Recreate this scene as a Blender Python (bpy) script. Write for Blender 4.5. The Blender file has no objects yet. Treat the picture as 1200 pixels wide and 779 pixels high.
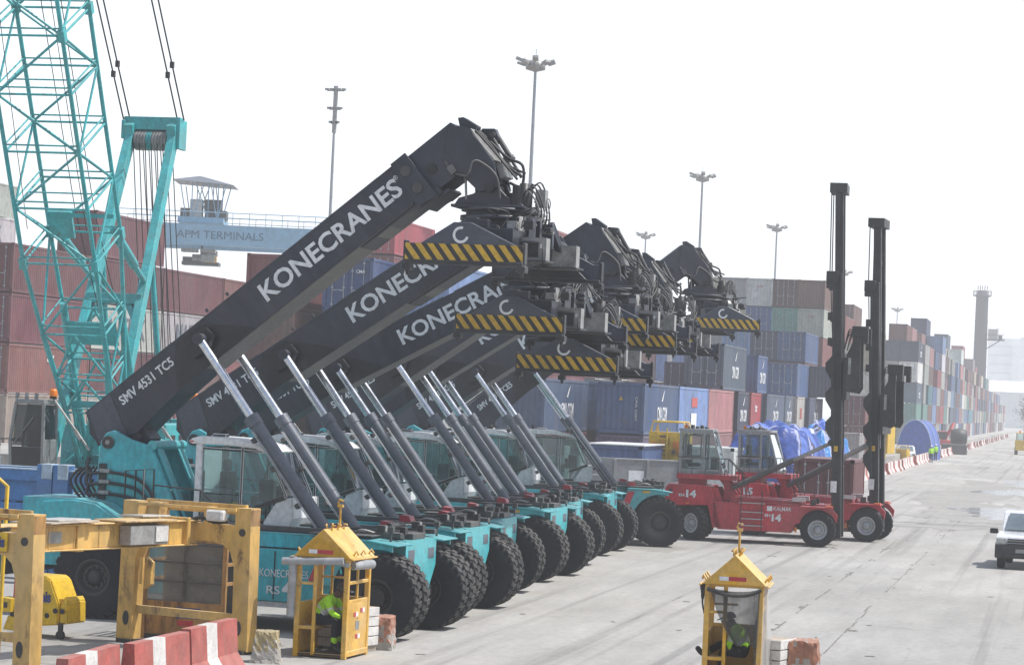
import bpy, bmesh, math, random
from mathutils import Vector, Matrix
random.seed(7)
R = math.radians
sc = bpy.context.scene
col = sc.collection

# ------------------------------------------------------------------ mesh collector
def frame_of(d, up=(0, 0, 1)):
    d = Vector(d).normalized()
    u = Vector(up)
    if abs(d.dot(u)) > .97:
        u = Vector((1, 0, 0)) if abs(d.x) < .9 else Vector((0, 1, 0))
    s = d.cross(u).normalized()
    return d, s, s.cross(d).normalized()

class MB:
    def __init__(s):
        s.v = []; s.f = []; s.m = []; s.sm = []
    def add(s, vs, fs, m=0, smooth=False):
        o = len(s.v)
        s.v += [tuple(v) for v in vs]
        for f in fs:
            s.f.append([i + o for i in f]); s.m.append(m); s.sm.append(smooth)
        return s
    def box(s, c, d, m=0, ax=None):
        c = Vector(c); hx, hy, hz = d[0] / 2, d[1] / 2, d[2] / 2
        X, Y, Z = (Vector((1, 0, 0)), Vector((0, 1, 0)), Vector((0, 0, 1))) if ax is None else ax
        vs = [c + X * (hx * i) + Y * (hy * j) + Z * (hz * k) for i in (-1, 1) for j in (-1, 1) for k in (-1, 1)]
        return s.add(vs, [(0, 1, 3, 2), (4, 6, 7, 5), (0, 4, 5, 1), (2, 3, 7, 6), (0, 2, 6, 4), (1, 5, 7, 3)], m)
    def bb(s, x0, x1, y0, y1, z0, z1, m=0):
        return s.box(((x0 + x1) / 2, (y0 + y1) / 2, (z0 + z1) / 2), (abs(x1 - x0), abs(y1 - y0), abs(z1 - z0)), m)
    def bar(s, p, q, w, h=None, m=0, up=(0, 0, 1)):
        p, q = Vector(p), Vector(q); h = w if h is None else h
        d, a, b = frame_of(q - p, up)
        return s.box((p + q) / 2, ((q - p).length, w, h), m, (d, a, b))
    def tube(s, p, q, r, r2=None, n=10, m=0, cap=True):
        p, q = Vector(p), Vector(q); r2 = r if r2 is None else r2
        d, a, b = frame_of(q - p)
        vs = []
        for (c, rr) in ((p, r), (q, r2)):
            for k in range(n):
                t = 2 * math.pi * k / n
                vs.append(c + (a * math.cos(t) + b * math.sin(t)) * rr)
        s.add(vs, [(k, (k + 1) % n, n + (k + 1) % n, n + k) for k in range(n)], m, True)
        if cap:
            s.add(vs[:n], [list(range(n))[::-1]], m); s.add(vs[n:], [list(range(n))], m)
        return s
    def path(s, pts, r, n=6, m=0):
        pts = [Vector(p) for p in pts]
        rings = []
        ref = Vector((.13, .31, .94))
        for i, p in enumerate(pts):
            d = (pts[min(i + 1, len(pts) - 1)] - pts[max(i - 1, 0)]).normalized()
            a = d.cross(ref)
            if a.length < 1e-3: a = d.cross(Vector((1, 0, 0)))
            a.normalize(); b = d.cross(a)
            rr = r[i] if isinstance(r, (list, tuple)) else r
            rings.append([p + (a * math.cos(2 * math.pi * k / n) + b * math.sin(2 * math.pi * k / n)) * rr for k in range(n)])
        vs = [v for g in rings for v in g]
        fs = [(i * n + k, i * n + (k + 1) % n, (i + 1) * n + (k + 1) % n, (i + 1) * n + k) for i in range(len(pts) - 1) for k in range(n)]
        s.add(vs, fs, m, True)
        s.add(rings[0], [list(range(n))[::-1]], m); s.add(rings[-1], [list(range(n))], m)
        return s
    def curve(s, pts, r, n=6, m=0, sub=6):      # smooth hose through points
        P = [Vector(p) for p in pts]; out = []
        for i in range(len(P) - 1):
            p0, p1, p2, p3 = P[max(i - 1, 0)], P[i], P[i + 1], P[min(i + 2, len(P) - 1)]
            for k in range(sub):
                t = k / sub
                out.append(.5 * (2 * p1 + (p2 - p0) * t + (2 * p0 - 5 * p1 + 4 * p2 - p3) * t * t + (3 * p1 - p0 - 3 * p2 + p3) * t ** 3))
        out.append(P[-1])
        return s.path(out, r, n, m)
    def grid(s, f, n, m_, m=0):
        return s.add([f(i, j) for i in range(n + 1) for j in range(m_ + 1)], [(i * (m_ + 1) + j, (i + 1) * (m_ + 1) + j, (i + 1) * (m_ + 1) + j + 1, i * (m_ + 1) + j + 1) for i in range(n) for j in range(m_)], m, True)
    def prism(s, poly, o, u, v, t, m=0):        # polygon in plane (o,u,v), extruded by vector t
        o, u, v, t = Vector(o), Vector(u), Vector(v), Vector(t)
        n = len(poly)
        A = [o + u * a + v * b for a, b in poly]
        B = [p + t for p in A]
        if sum(poly[i][0] * poly[(i + 1) % n][1] - poly[(i + 1) % n][0] * poly[i][1] for i in range(n)) * u.cross(v).dot(t) > 0:
            A, B = B, A
        vs = A + B
        return s.add(vs, [list(range(n)), list(range(2 * n - 1, n - 1, -1))] + [(i, n + i, n + (i + 1) % n, (i + 1) % n) for i in range(n)], m)
    def xz(s, poly, y0, y1, m=0):
        return s.prism(poly, (0, y0, 0), (1, 0, 0), (0, 0, 1), (0, y1 - y0, 0), m)
    def yz(s, poly, x0, x1, m=0):
        return s.prism(poly, (x0, 0, 0), (0, 1, 0), (0, 0, 1), (x1 - x0, 0, 0), m)
    def xy(s, poly, z0, z1, m=0):
        return s.prism(poly, (0, 0, z0), (1, 0, 0), (0, 1, 0), (0, 0, z1 - z0), m)
    def lathe(s, prof, o, axis, n=24, m=0, smooth=True):
        d, a, b = frame_of(axis); o = Vector(o); vs = []
        for r, h in prof:
            for k in range(n):
                t = 2 * math.pi * k / n
                vs.append(o + d * h + (a * math.cos(t) + b * math.sin(t)) * r)
        fs = [(i * n + k, i * n + (k + 1) % n, (i + 1) * n + (k + 1) % n, (i + 1) * n + k) for i in range(len(prof) - 1) for k in range(n)]
        return s.add(vs, fs, m, smooth)
    def quad(s, a, b, c, d, m=0):
        return s.add([a, b, c, d], [(0, 1, 2, 3)], m)
    def mesh(s, name, mats, bevel=0, seg=1):
        me = bpy.data.meshes.new(name)
        me.from_pydata(s.v, [], s.f)
        if not isinstance(mats, (list, tuple)): mats = [mats]
        for q in mats: me.materials.append(q)
        me.polygons.foreach_set('material_index', s.m)
        me.polygons.foreach_set('use_smooth', s.sm)
        me.update()
        bm = bmesh.new(); bm.from_mesh(me)
        bmesh.ops.recalc_face_normals(bm, faces=bm.faces)
        if bevel:
            es = [e for e in bm.edges if len(e.link_faces) == 2 and not (e.link_faces[0].smooth and e.link_faces[1].smooth) and e.calc_face_angle(0) > R(35) and e.calc_length() > bevel * 2.5]
            bmesh.ops.bevel(bm, geom=es, offset=bevel, segments=seg, affect='EDGES', clamp_overlap=True)
        bm.to_mesh(me); bm.free()
        return me

def link(name, data, parent=None, loc=None, rot=None, mtx=None):
    o = bpy.data.objects.new(name, data)
    col.objects.link(o)
    if parent is not None: o.parent = parent
    if mtx is not None: o.matrix_local = mtx
    if loc is not None: o.location = loc
    if rot is not None: o.rotation_euler = rot
    return o
def mk(name, mb, mats, parent=None, bevel=0, loc=None, rot=None, label=None, seg=1):
    o = link(name, mb.mesh(name, mats, bevel, seg), parent, loc, rot)
    if label: o['label'] = label
    return o
def tag(o, label=None, cat=None, group=None, kind=None):
    if label: o['label'] = label
    if cat: o['category'] = cat
    if group: o['group'] = group
    if kind: o['kind'] = kind
    return o
def thing(name, label, cat, loc=(0, 0, 0), rz=0, group=None):
    o = link(name, None, None, loc, (0, 0, rz)); o.empty_display_size = .3
    return tag(o, label, cat, group)
def copy_tree(o, parent=None):
    c = o.copy(); col.objects.link(c)
    if parent is not None: c.parent = parent
    for ch in list(o.children): copy_tree(ch, c)
    return c
def basis(o, x, y):
    x, y = Vector(x).normalized(), Vector(y).normalized(); z = x.cross(y)
    return Matrix(((x.x, y.x, z.x, o[0]), (x.y, y.y, z.y, o[1]), (x.z, y.z, z.z, o[2]), (0, 0, 0, 1)))

# ------------------------------------------------------------------ materials
MATS = {}
def pm(name, c, rough=.5, metal=0., var=.25, sc_=1.6, dust=.2, dustc=(.34, .31, .27), rust=0., objcol=False, bump=.0, spec=.5, streak=1.0, coat=0., fine=.12):
    if name in MATS: return MATS[name]
    m = bpy.data.materials.new(name); m.use_nodes = True
    N, L = m.node_tree.nodes, m.node_tree.links
    b = N['Principled BSDF']
    tc = N.new('ShaderNodeTexCoord'); oi = N.new('ShaderNodeObjectInfo')
    mp = N.new('ShaderNodeMapping'); mp.inputs['Scale'].default_value = (sc_, sc_, sc_ * streak)
    cmb = N.new('ShaderNodeCombineXYZ'); mul = N.new('ShaderNodeMath'); mul.operation = 'MULTIPLY'; mul.inputs[1].default_value = 37.
    L.new(oi.outputs['Random'], mul.inputs[0])
    for k in range(3): L.new(mul.outputs[0], cmb.inputs[k])
    L.new(cmb.outputs[0], mp.inputs['Location'])
    L.new(tc.outputs['Object'], mp.inputs['Vector'])
    n1 = N.new('ShaderNodeTexNoise'); n1.inputs['Scale'].default_value = 1.; n1.inputs['Detail'].default_value = 6; n1.inputs['Roughness'].default_value = .62
    L.new(mp.outputs[0], n1.inputs['Vector'])
    n2 = N.new('ShaderNodeTexNoise'); n2.inputs['Scale'].default_value = 7.; n2.inputs['Detail'].default_value = 5
    L.new(mp.outputs[0], n2.inputs['Vector'])
    def mix(bt, fac, a, bcol):
        x = N.new('ShaderNodeMix'); x.data_type = 'RGBA'; x.blend_type = bt
        if isinstance(fac, (int, float)): x.inputs[0].default_value = fac
        else: L.new(fac, x.inputs[0])
        for i, q in ((6, a), (7, bcol)):
            if isinstance(q, tuple): x.inputs[i].default_value = (*q, 1)
            else: L.new(q, x.inputs[i])
        return x.outputs[2]
    def rng(v, a0, a1, b0, b1):
        x = N.new('ShaderNodeMapRange'); x.inputs[1].default_value = a0; x.inputs[2].default_value = a1; x.inputs[3].default_value = b0; x.inputs[4].default_value = b1
        L.new(v, x.inputs[0]); return x.outputs[0]
    if objcol:
        base = oi.outputs['Color']
    else:
        base = tuple(c)
    dark = rng(n1.outputs['Fac'], .3, .7, 1 - var, 1 + var * .35)
    vv = N.new('ShaderNodeCombineColor')
    for k in range(3): L.new(dark, vv.inputs[k])
    out = mix('MULTIPLY', 1., base, vv.outputs[0])
    if fine:
        f2 = rng(n2.outputs['Fac'], .35, .65, 1 - fine, 1 + fine)
        v2 = N.new('ShaderNodeCombineColor')
        for k in range(3): L.new(f2, v2.inputs[k])
        out = mix('MULTIPLY', 1., out, v2.outputs[0])
    if dust:
        n3 = N.new('ShaderNodeTexNoise'); n3.inputs['Scale'].default_value = .55; n3.inputs['Detail'].default_value = 8; n3.inputs['Roughness'].default_value = .7
        L.new(mp.outputs[0], n3.inputs['Vector'])
        geo = N.new('ShaderNodeNewGeometry'); sp = N.new('ShaderNodeSeparateXYZ'); L.new(geo.outputs['Normal'], sp.inputs[0])
        upf = rng(sp.outputs[2], .2, 1., 0., dust * .9)
        nf = rng(n3.outputs['Fac'], .42, .72, 0., dust)
        ad = N.new('ShaderNodeMath'); ad.operation = 'ADD'; ad.use_clamp = True
        L.new(upf, ad.inputs[0]); L.new(nf, ad.inputs[1])
        out = mix('MIX', ad.outputs[0], out, tuple(dustc))
    if rust:
        n4 = N.new('ShaderNodeTexNoise'); n4.inputs['Scale'].default_value = 2.3; n4.inputs['Detail'].default_value = 9; n4.inputs['Roughness'].default_value = .72
        L.new(mp.outputs[0], n4.inputs['Vector'])
        rf = rng(n4.outputs['Fac'], .62 - rust * .16, .72 - rust * .12, 0., .9)
        out = mix('MIX', rf, out, (.11, .055, .03))
    L.new(out, b.inputs['Base Color'])
    L.new(rng(n1.outputs['Fac'], .3, .7, max(0, rough - .1), min(1, rough + .14)), b.inputs['Roughness'])
    b.inputs['Metallic'].default_value = metal
    b.inputs['Specular IOR Level'].default_value = spec
    b.inputs['Coat Weight'].default_value = coat
    if bump:
        bp = N.new('ShaderNodeBump'); bp.inputs['Strength'].default_value = bump; bp.inputs['Distance'].default_value = .02
        L.new(n2.outputs['Fac'], bp.inputs['Height']); L.new(bp.outputs[0], b.inputs['Normal'])
    MATS[name] = m
    return m
def glass(name, tint, a=.45, rough=.05, dc=(.30, .42, .42)):
    m = bpy.data.materials.new(name); m.use_nodes = True
    N, L = m.node_tree.nodes, m.node_tree.links
    N.remove(N['Principled BSDF'])
    tr = N.new('ShaderNodeBsdfTransparent'); tr.inputs[0].default_value = (*tint, 1)
    gl = N.new('ShaderNodeBsdfGlossy'); gl.inputs['Roughness'].default_value = rough; gl.inputs[0].default_value = (.9, .95, 1, 1)
    fr = N.new('ShaderNodeFresnel'); fr.inputs[0].default_value = 1.5
    df = N.new('ShaderNodeBsdfDiffuse'); df.inputs[0].default_value = (*dc, 1)
    no = N.new('ShaderNodeTexNoise'); no.inputs['Scale'].default_value = 3.; no.inputs['Detail'].default_value = 6
    mr = N.new('ShaderNodeMapRange'); mr.inputs[1].default_value = .35; mr.inputs[2].default_value = .75; mr.inputs[3].default_value = a * .25; mr.inputs[4].default_value = a
    L.new(no.outputs['Fac'], mr.inputs[0])
    m1 = N.new('ShaderNodeMixShader'); L.new(mr.outputs[0], m1.inputs[0]); L.new(tr.outputs[0], m1.inputs[1]); L.new(df.outputs[0], m1.inputs[2])
    m2 = N.new('ShaderNodeMixShader'); L.new(fr.outputs[0], m2.inputs[0]); L.new(m1.outputs[0], m2.inputs[1]); L.new(gl.outputs[0], m2.inputs[2])
    L.new(m2.outputs[0], N['Material Output'].inputs[0])
    return m

TEAL = pm('teal_paint', (.035, .44, .50), .4, dust=.24, var=.3, coat=.12, streak=.5, fine=.16, rust=.05)
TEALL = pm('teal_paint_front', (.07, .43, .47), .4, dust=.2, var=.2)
CRTEAL = pm('crane_teal_paint', (.028, .40, .42), .42, dust=.2, var=.35, rust=.12)
BOOM = pm('boom_graphite_paint', (.029, .035, .051), .45, dust=.15, var=.4, sc_=.9, streak=.35, dustc=(.26, .25, .24), fine=.2)
BOOM2 = pm('boom_slate_cover', (.055, .062, .085), .4, dust=.1, var=.15)
SLATE = pm('spreader_slate_paint', (.05, .062, .09), .42, dust=.12, var=.2)
BARREL = pm('cylinder_grey_paint', (.10, .115, .145), .38, dust=.08, var=.15)
CHROME = pm('chromed_steel', (.62, .65, .70), .2, metal=.9, dust=0, var=.08)
PLATE = pm('bracket_shadow_plate', (.010, .012, .017), .45, dust=.08)  # bracket plate blackened, shade of the recess put into its colour
RUBBER = pm('tyre_rubber', (.016, .017, .022), .78, dust=.12, var=.3, spec=.25, dustc=(.16, .15, .14))
TREAD = pm('dusty_tread_rubber', (.045, .045, .046), .85, dust=.24, var=.35, spec=.2, dustc=(.24, .22, .2))
BLACK = pm('black_steel', (.018, .019, .022), .5, dust=.12, var=.2)
DARK = pm('dark_grey_steel', (.05, .052, .056), .5, dust=.2, var=.3)
UNDER = pm('dusty_bounce_lit_underside', (.15, .15, .15), .6, dust=.2, var=.2)  # boom underside paled: ground bounce light put into the colour, with dust
PIPE = pm('dull_hose_grey', (.12, .12, .12), .5, dust=.1, var=.4)
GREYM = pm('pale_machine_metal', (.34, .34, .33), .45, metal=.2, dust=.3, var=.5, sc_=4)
WHITE = pm('cab_white_paint', (.74, .75, .75), .4, dust=.12, var=.12)
LETTER = pm('lettering_white', (.72, .73, .74), .5, dust=.05, var=.08)
HAZY = pm('hazard_yellow', (.62, .38, .035), .45, dust=.1, var=.2)
HAZB = pm('hazard_black', (.022, .022, .024), .5, dust=.1)
REDP = pm('reflector_red', (.46, .02, .04), .4, dust=.15)
AMBER = pm('amber_lens', (.75, .2, .01), .3, dust=0)
YEL = pm('worn_yellow_paint', (.66, .40, .10), .55, dustc=(.60, .52, .38), dust=.3, var=.4, rust=.42, streak=.45, sc_=1.3)
YELR = pm('rusty_yellow_steel', (.42, .22, .06), .65, dust=.25, var=.5, rust=.75, streak=.3, sc_=1.6)
YELC = pm('cage_yellow_paint', (.64, .34, .012), .45, dustc=(.72, .62, .42), dust=.38, var=.3, rust=.16)  # cream on upward faces holds painted sky sheen as well as dust
YELB = pm('bright_yellow_paint', (.66, .42, .01), .4, dust=.1, var=.2)
HRED = pm('handler_red_paint', (.50, .022, .042), .42, dust=.2, var=.35, coat=.1, streak=.5, fine=.18)
CABG = pm('cab_grey_paint', (.34, .355, .36), .45, dust=.12)
STEELW = pm('light_steel', (.5, .5, .49), .5, dust=.2)
GALV = pm('galvanised_steel', (.36, .38, .40), .5, metal=.3, dust=.1)
CRCAB = pm('crane_cab_grey', (.22, .23, .23), .45, dust=.15)
BLUE = pm('blue_frame_paint', (.055, .20, .47), .5, dust=.16, var=.3, rust=.15)
BLUEL = pm('pale_blue_caps', (.40, .50, .60), .6, dust=.2, var=.3)
RTGB = pm('crane_pale_blue_paint', (.22, .42, .58), .5, dust=.2, var=.2)
RTGD = pm('faded_navy_letters', (.05, .13, .22), .6)
CONT = pm('container_paint', (1, 1, 1), .55, dust=.16, var=.3, rust=.14, objcol=True, sc_=.7, streak=.5, dustc=(.38, .35, .32))
CONTD = pm('container_door_paint', (1, 1, 1), .55, dust=.1, var=.35, rust=.1, objcol=True, sc_=.9)
CONCB = pm('concrete_block', (.40, .37, .33), .9, dust=.3, var=.4, bump=.6, sc_=4)
BARW = pm('barrier_white', (.66, .64, .61), .75, dust=.25, var=.25, sc_=3)
BARR = pm('barrier_red', (.42, .10, .08), .75, dust=.22, var=.35, sc_=3)
SKIN = pm('skin', (.09, .045, .028), .55, dust=0, var=.1)
HIVIS = pm('hivis_lime_cloth', (.42, .85, .03), .85, dust=.03, var=.3, sc_=6, bump=.4)
TROUS = pm('navy_work_cloth', (.012, .014, .022), .9, dust=.05, var=.35, sc_=6, bump=.4)
SILVER = pm('reflective_tape', (.6, .62, .62), .5, dust=0)
GLASS = glass('cab_glass', (.62, .78, .76), .42)
GLASSH = glass('pale_cab_glass', (.72, .78, .78), .28)
GLASSD = glass('dark_cab_glass', (.10, .13, .14), .3, .05, (.05, .07, .08))
ROPE = pm('wire_rope', (.028, .024, .024), .6, dust=0)
WOOD = pm('weathered_board', (.5, .42, .33), .8, dust=.2, var=.4)
TARPB = pm('blue_tarpaulin', (.03, .10, .42), .45, dust=.1, var=.35, sc_=3, bump=.8)
TARPL = pm('pale_blue_tarpaulin', (.40, .45, .66), .5, dust=.15, var=.35, sc_=3, bump=.8)
TARPC = pm('cyan_tarpaulin', (.03, .30, .62), .45, dust=.1, var=.3, sc_=3, bump=.6)
SKIPG = pm('skip_grey_paint', (.24, .25, .26), .55, dust=.15, var=.2, rust=.1)

# ------------------------------------------------------------------ lettering
_txt = {}
def text_mesh(s, w, h, mat, bold=.02, depth=.012):
    key = (s, w, h, mat.name)
    if key in _txt: return _txt[key]
    cu = bpy.data.curves.new('lettering', 'FONT'); cu.body = s; cu.size = 1; cu.offset = bold; cu.extrude = .01; cu.resolution_u = 3
    ob = bpy.data.objects.new('lettering_source', cu); col.objects.link(ob)
    bpy.context.view_layer.update()
    me = bpy.data.meshes.new_from_object(ob.evaluated_get(bpy.context.evaluated_depsgraph_get()))
    bpy.data.objects.remove(ob); bpy.data.curves.remove(cu)
    xs = [v.co.x for v in me.vertices]; ys = [v.co.y for v in me.vertices]
    x0, x1, y0, y1 = min(xs), max(xs), min(ys), max(ys)
    sx = w / (x1 - x0); sy = h / (y1 - y0) if h else sx
    for v in me.vertices:
        v.co = ((v.co.x - (x0 + x1) / 2) * sx, (v.co.y - (y0 + y1) / 2) * sy, depth if v.co.z > 0 else .001)
    me.materials.clear(); me.materials.append(mat); me.name = 'lettering'
    _txt[key] = me
    return me
def text(s, w, h, o, x, y, parent, mat=None, bold=.02, name='lettering'):
    return link(name, text_mesh(s, w, h, mat or LETTER, bold), parent, mtx=basis(o, x, y))
# ------------------------------------------------------------------ wheels
def tyre_mesh(Rr, w, rim, lugs=28):
    b = MB(); h = w / 2
    b.lathe([(rim, -h * .8), (rim + .05, -h * .98), (Rr * .80, -h * 1.03), (Rr * .93, -h * .96), (Rr * .985, -h * .8), (Rr * .985, h * .8),
             (Rr * .93, h * .96), (Rr * .80, h * 1.03), (rim + .05, h * .98), (rim, h * .8)], (0, 0, 0), (0, 1, 0), 40)
    for s in (-1, 1):
        for k in range(lugs):
            t = 2 * math.pi * (k + (.5 if s > 0 else 0)) / lugs
            er = Vector((math.cos(t), 0, math.sin(t))); et = Vector((-math.sin(t), 0, math.cos(t))); ey = Vector((0, 1, 0))
            tw = 2 * math.pi * Rr / lugs * .60
            sl = (et * .22 * s + ey).normalized(); st = sl.cross(er)
            b.box(er * (Rr * .985) + ey * (s * h * .47), (.045, h * .9, tw), 1, (er, sl, st))
            b.box(er * (Rr * .94) + ey * (s * h * .93), (Rr * .10, h * .12, tw * .9), 0, (er, ey, et))
    return b.mesh('tyre', [RUBBER, TREAD])
def rim_mesh(rim, w, mats, dish=.10):
    b = MB(); h = w / 2
    for s in (-1, 1):
        b.lathe([(rim + .02, h * .86), (rim - .02, h * .9), (rim - .06, h * .62), (rim * .72, h * .62 - dish), (rim * .45, h * .62 - dish), (rim * .42, h * .55), (rim * .16, h * .62), (0.001, h * .62)], (0, 0, 0), (0, s, 0), 28)
        b.lathe([(rim * .58, h * .63 - dish), (rim * .70, h * .65 - dish)], (0, 0, 0), (0, s, 0), 28, 1)
        for k in range(10):
            t = 2 * math.pi * k / 10
            p = Vector((math.cos(t) * rim * .56, s * (h * .6 - dish), math.sin(t) * rim * .56))
            b.tube(p, p + Vector((0, s * .05, 0)), .025, n=6, m=1)
    return b.mesh('rim', mats)
RS_T = tyre_mesh(.83, .46, .36); RS_R = rim_mesh(.36, .46, [BLACK, DARK])
def add_wheel(parent, x, y, z, tm, rm, rz=0., rim='wheel'):
    w = link(rim, rm, parent, (x, y, z), (0, random.random() * 6 * 0, rz))
    link('tyre', tm, w, rot=(0, random.random() * 6, 0))
    return w

# ------------------------------------------------------------------ reach stacker (x forward, y to its left, z up, origin on the ground under the front axle)
def rs_meshes():
    M = {}
    b = MB()
    b.bb(-7.4, .15, -.62, .62, .7, 1.55, 1)                    # main box frame
    b.tube((0, -2.0, .83), (0, 2.0, .83), .2, m=2); b.tube((-6.15, -1.5, .83), (-6.15, 1.5, .83), .16, m=2)
    for s in (-1, 1):
        b.bb(-5.35, -1.1, s * .62, s * 1.5, 1.66, 1.92, 0)      # upper tank box
        b.xz([(-5.3, .62), (-1.05, .62), (-1.0, 1.0), (-1.12, 1.63), (-5.3, 1.63)], s * 1.0, s * 1.78)   # apron
        b.bb(-5.3, -1.1, s * 1.1, s * 1.76, .50, .61, 3)         # pale lower sill
        b.bb(-5.2, -1.2, s * .5, s * 1.3, .68, 1.5, 2)
        for k in range(3): b.bb(-4.9 + k * 1.35, -4.86 + k * 1.35, s * 1.78, s * 1.788, .66, 1.6, 2)
        b.bb(-5.25, -1.12, s * 1.40, s * 1.5, 1.925, 1.95, 4)
    b.bb(-5.3, .05, -.6, .6, 1.55, 1.9, 0)
    # front end plate
    b.yz([(-.55, .85), (-1.0, 1.35), (-1.0, 1.9), (1.0, 1.9), (1.0, 1.35), (.55, .85)], .02, .26, 4)
    b.bb(.26, .268, -.85, -.45, 1.5, 1.72, 5); b.bb(.26, .268, .45, .85, 1.5, 1.72, 5)
    M['chassis'] = b.mesh('chassis', [TEAL, BLACK, BLACK, STEELW, TEALL, BARREL], .02)
    b = MB()                                                        # front fenders, one object a side
    arc = [(.93 * math.cos(t), .83 + .93 * math.sin(t)) for t in [R(a) for a in range(72, 171, 7)]]
    poly = [(-1.30, 1.02), (-1.12, 1.91), (-.2, 1.90), (.28, 1.86)] + arc
    b.xz([(p[0], p[1]) for p in poly], -1.93, -1.86, 0)
    b.xz([(-1.12, 1.91), (-.2, 1.90), (.40, 1.83), (.42, 1.86), (-.2, 1.94), (-1.14, 1.95)], -2.0, -1.0, 1)
    b.xz([(-1.42, 1.06), (-1.12, 1.84), (-.86, 1.84), (-1.16, 1.06)], -1.965, -1.93, 2)
    b.bb(-.62, -.36, -1.95, -1.93, 1.78, 1.88, 3)
    M['fender'] = b.mesh('front_fender', [TEAL, TEALL, REDP, HAZY], .012)
    b = MB()                                                        # deck rails and small gear
    for s in (-1, 1):
        b.bb(-5.6, .2, s * 1.02, s * 1.2, 1.96, 2.06, 0)
        b.bb(-1.5, -.2, s * 1.22, s * 1.8, 1.985, 2.01, 0)
        b.bb(-.30, -.14, s * 1.02, s * 1.2, 2.06, 2.20, 1); b.bb(-.14, -.12, s * 1.03, s * 1.19, 2.07, 2.19, 2); b.bb(.0, .12, s * .5, s * .66, 2.0, 2.16, 1)
        b.prism([(-1.1, 2.0), (-.8, 2.0), (-.86, 2.13), (-1.06, 2.16)], (0, s * 1.3, 0), (1, 0, 0), (0, 0, 1), (0, s * .35, 0), 3); b.curve([(-.7, s * 1.3, 2.04), (-.5, s * 1.45, 2.1), (-.3, s * 1.35, 2.05)], .025, m=2)
        b.tube((.1, s * 1.5, 1.9), (.1, s * 1.5, 2.12), .025); b.bb(.04, .16, s * 1.44, s * 1.56, 2.08, 2.2, 0)
    b.bb(-5.5, .1, -.75, -.6, 1.9, 2.02, 0); b.bb(-5.5, .1, .6, .75, 1.9, 2.02, 0)
    b.bb(-.35, .2, -.4, .4, 1.9, 2.02, 0); b.tube((-.3, -.45, 2.14), (-.3, .45, 2.14), .07, m=1)
    for k in range(6): b.curve([(-4.8, .3 - k * .1, 2.0), (-3.6, .35 - k * .09, 2.08), (-1.4, .3 - k * .1, 2.04), (-.5, .2, 2.12)], .022, m=1)
    M['deck_rail'] = b.mesh('deck_rail', [DARK, BLACK, GREYM, REDP], .008)
    # boom support towers
    b = MB()
    for s in (-1, 1):
        y0, y1 = (s * .66, s * .82)
        b.xz([(-6.55, 1.5), (-6.5, 3.2), (-6.46, 3.55), (-6.36, 3.72), (-6.18, 3.79), (-6.0, 3.70), (-5.82, 3.62), (-5.35, 3.5), (-4.62, 1.95), (-4.5, 1.5)], y0, y1)
        b.tube((-6.285, s * .60, 3.535), (-6.285, s * .87, 3.535), .13, n=20, m=1)
        b.tube((-6.285, s * .87, 3.535), (-6.285, s * .885, 3.535), .05, n=12, m=2)
        ax = Vector((.43, 0, -.9)).normalized()
        b.bar((-5.28, s * .52, 3.45), (-4.52, s * .52, 1.9), .26, .06, 3, up=(.9, 0, .43))
    b.tube((-5.33, -.8, 3.52), (-5.33, .8, 3.52), .10, n=14, m=3)
    b.bar((-4.72, 0, 2.3), (-4.50, 0, 1.85), .8, .05, 3, up=(.9, 0, .43))
    b.bb(-6.5, -5.0, -.6, .6, 1.5, 2.6, 4)
    M['tower'] = b.mesh('boom_tower', [TEAL, BLACK, GREYM, TEALL, TEAL], .015)
    b = MB()
    for k in range(3):
        z = 2.95 - k * .22
        b.curve([(-6.75 + k * .05, -.70, z + .25), (-6.7, -.86, z - .05), (-6.2, -.88, z - .02), (-5.6, -.88, z - .12), (-5.25, -.88, z - .45), (-5.1, -.86, 1.9)], .035, m=0)
        b.tube((-6.42, -.88, z), (-6.2, -.88, z), .05, m=1)
    b.bb(-6.45, -6.3, -.87, -.82, 2.3, 3.1, 0)
    for k in range(5): b.curve([(-7.0, -.5 + k * .2, 3.0), (-7.2, -.6 + k * .24, 2.7), (-6.9, -.6 + k * .22, 2.3)], .03)
    M['hoses'] = b.mesh('hydraulic_hose', [BLACK, GREYM])
    # engine hood, counterweight and rear fenders
    b = MB()
    b.bb(-8.25, -6.5, -1.2, 1.2, 1.0, 2.0, 0); b.bb(-8.1, -6.6, -.9, .9, 2.0, 2.35, 0)
    for k in range(7): b.bb(-8.0 + k * .2, -7.9 + k * .2, -1.215, -1.2, 1.5, 1.9, 1)
    b.xz([(-8.95, .9), (-8.95, 1.5), (-8.7, 1.95), (-8.2, 1.95), (-8.2, .75), (-8.75, .75)], -1.55, 1.55, 2)
    M['counterweight'] = b.mesh('counterweight', [TEAL, BLACK, DARK], .05, 2)
    b = MB()
    b.xz([(-7.72, 1.92), (-7.6, 2.16), (-7.25, 2.34), (-6.6, 2.40), (-6.1, 2.34), (-5.4, 1.95), (-5.15, 1.2), (-5.05, .75), (-5.35, .75), (-5.32, 1.35), (-5.6, 1.82), (-6.1, 1.86), (-7.4, 1.86)], -1.72, -.85, 0)
    b.bb(-7.78, -7.70, -1.5, -1.2, 1.9, 2.05, 1)
    M['rear_fender'] = b.mesh('rear_fender', [TEAL, BLACK], .07, 3)
    # cab
    x0, x1 = -4.15, -2.62; y0, y1 = -.78, .78
    b = MB()
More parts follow.
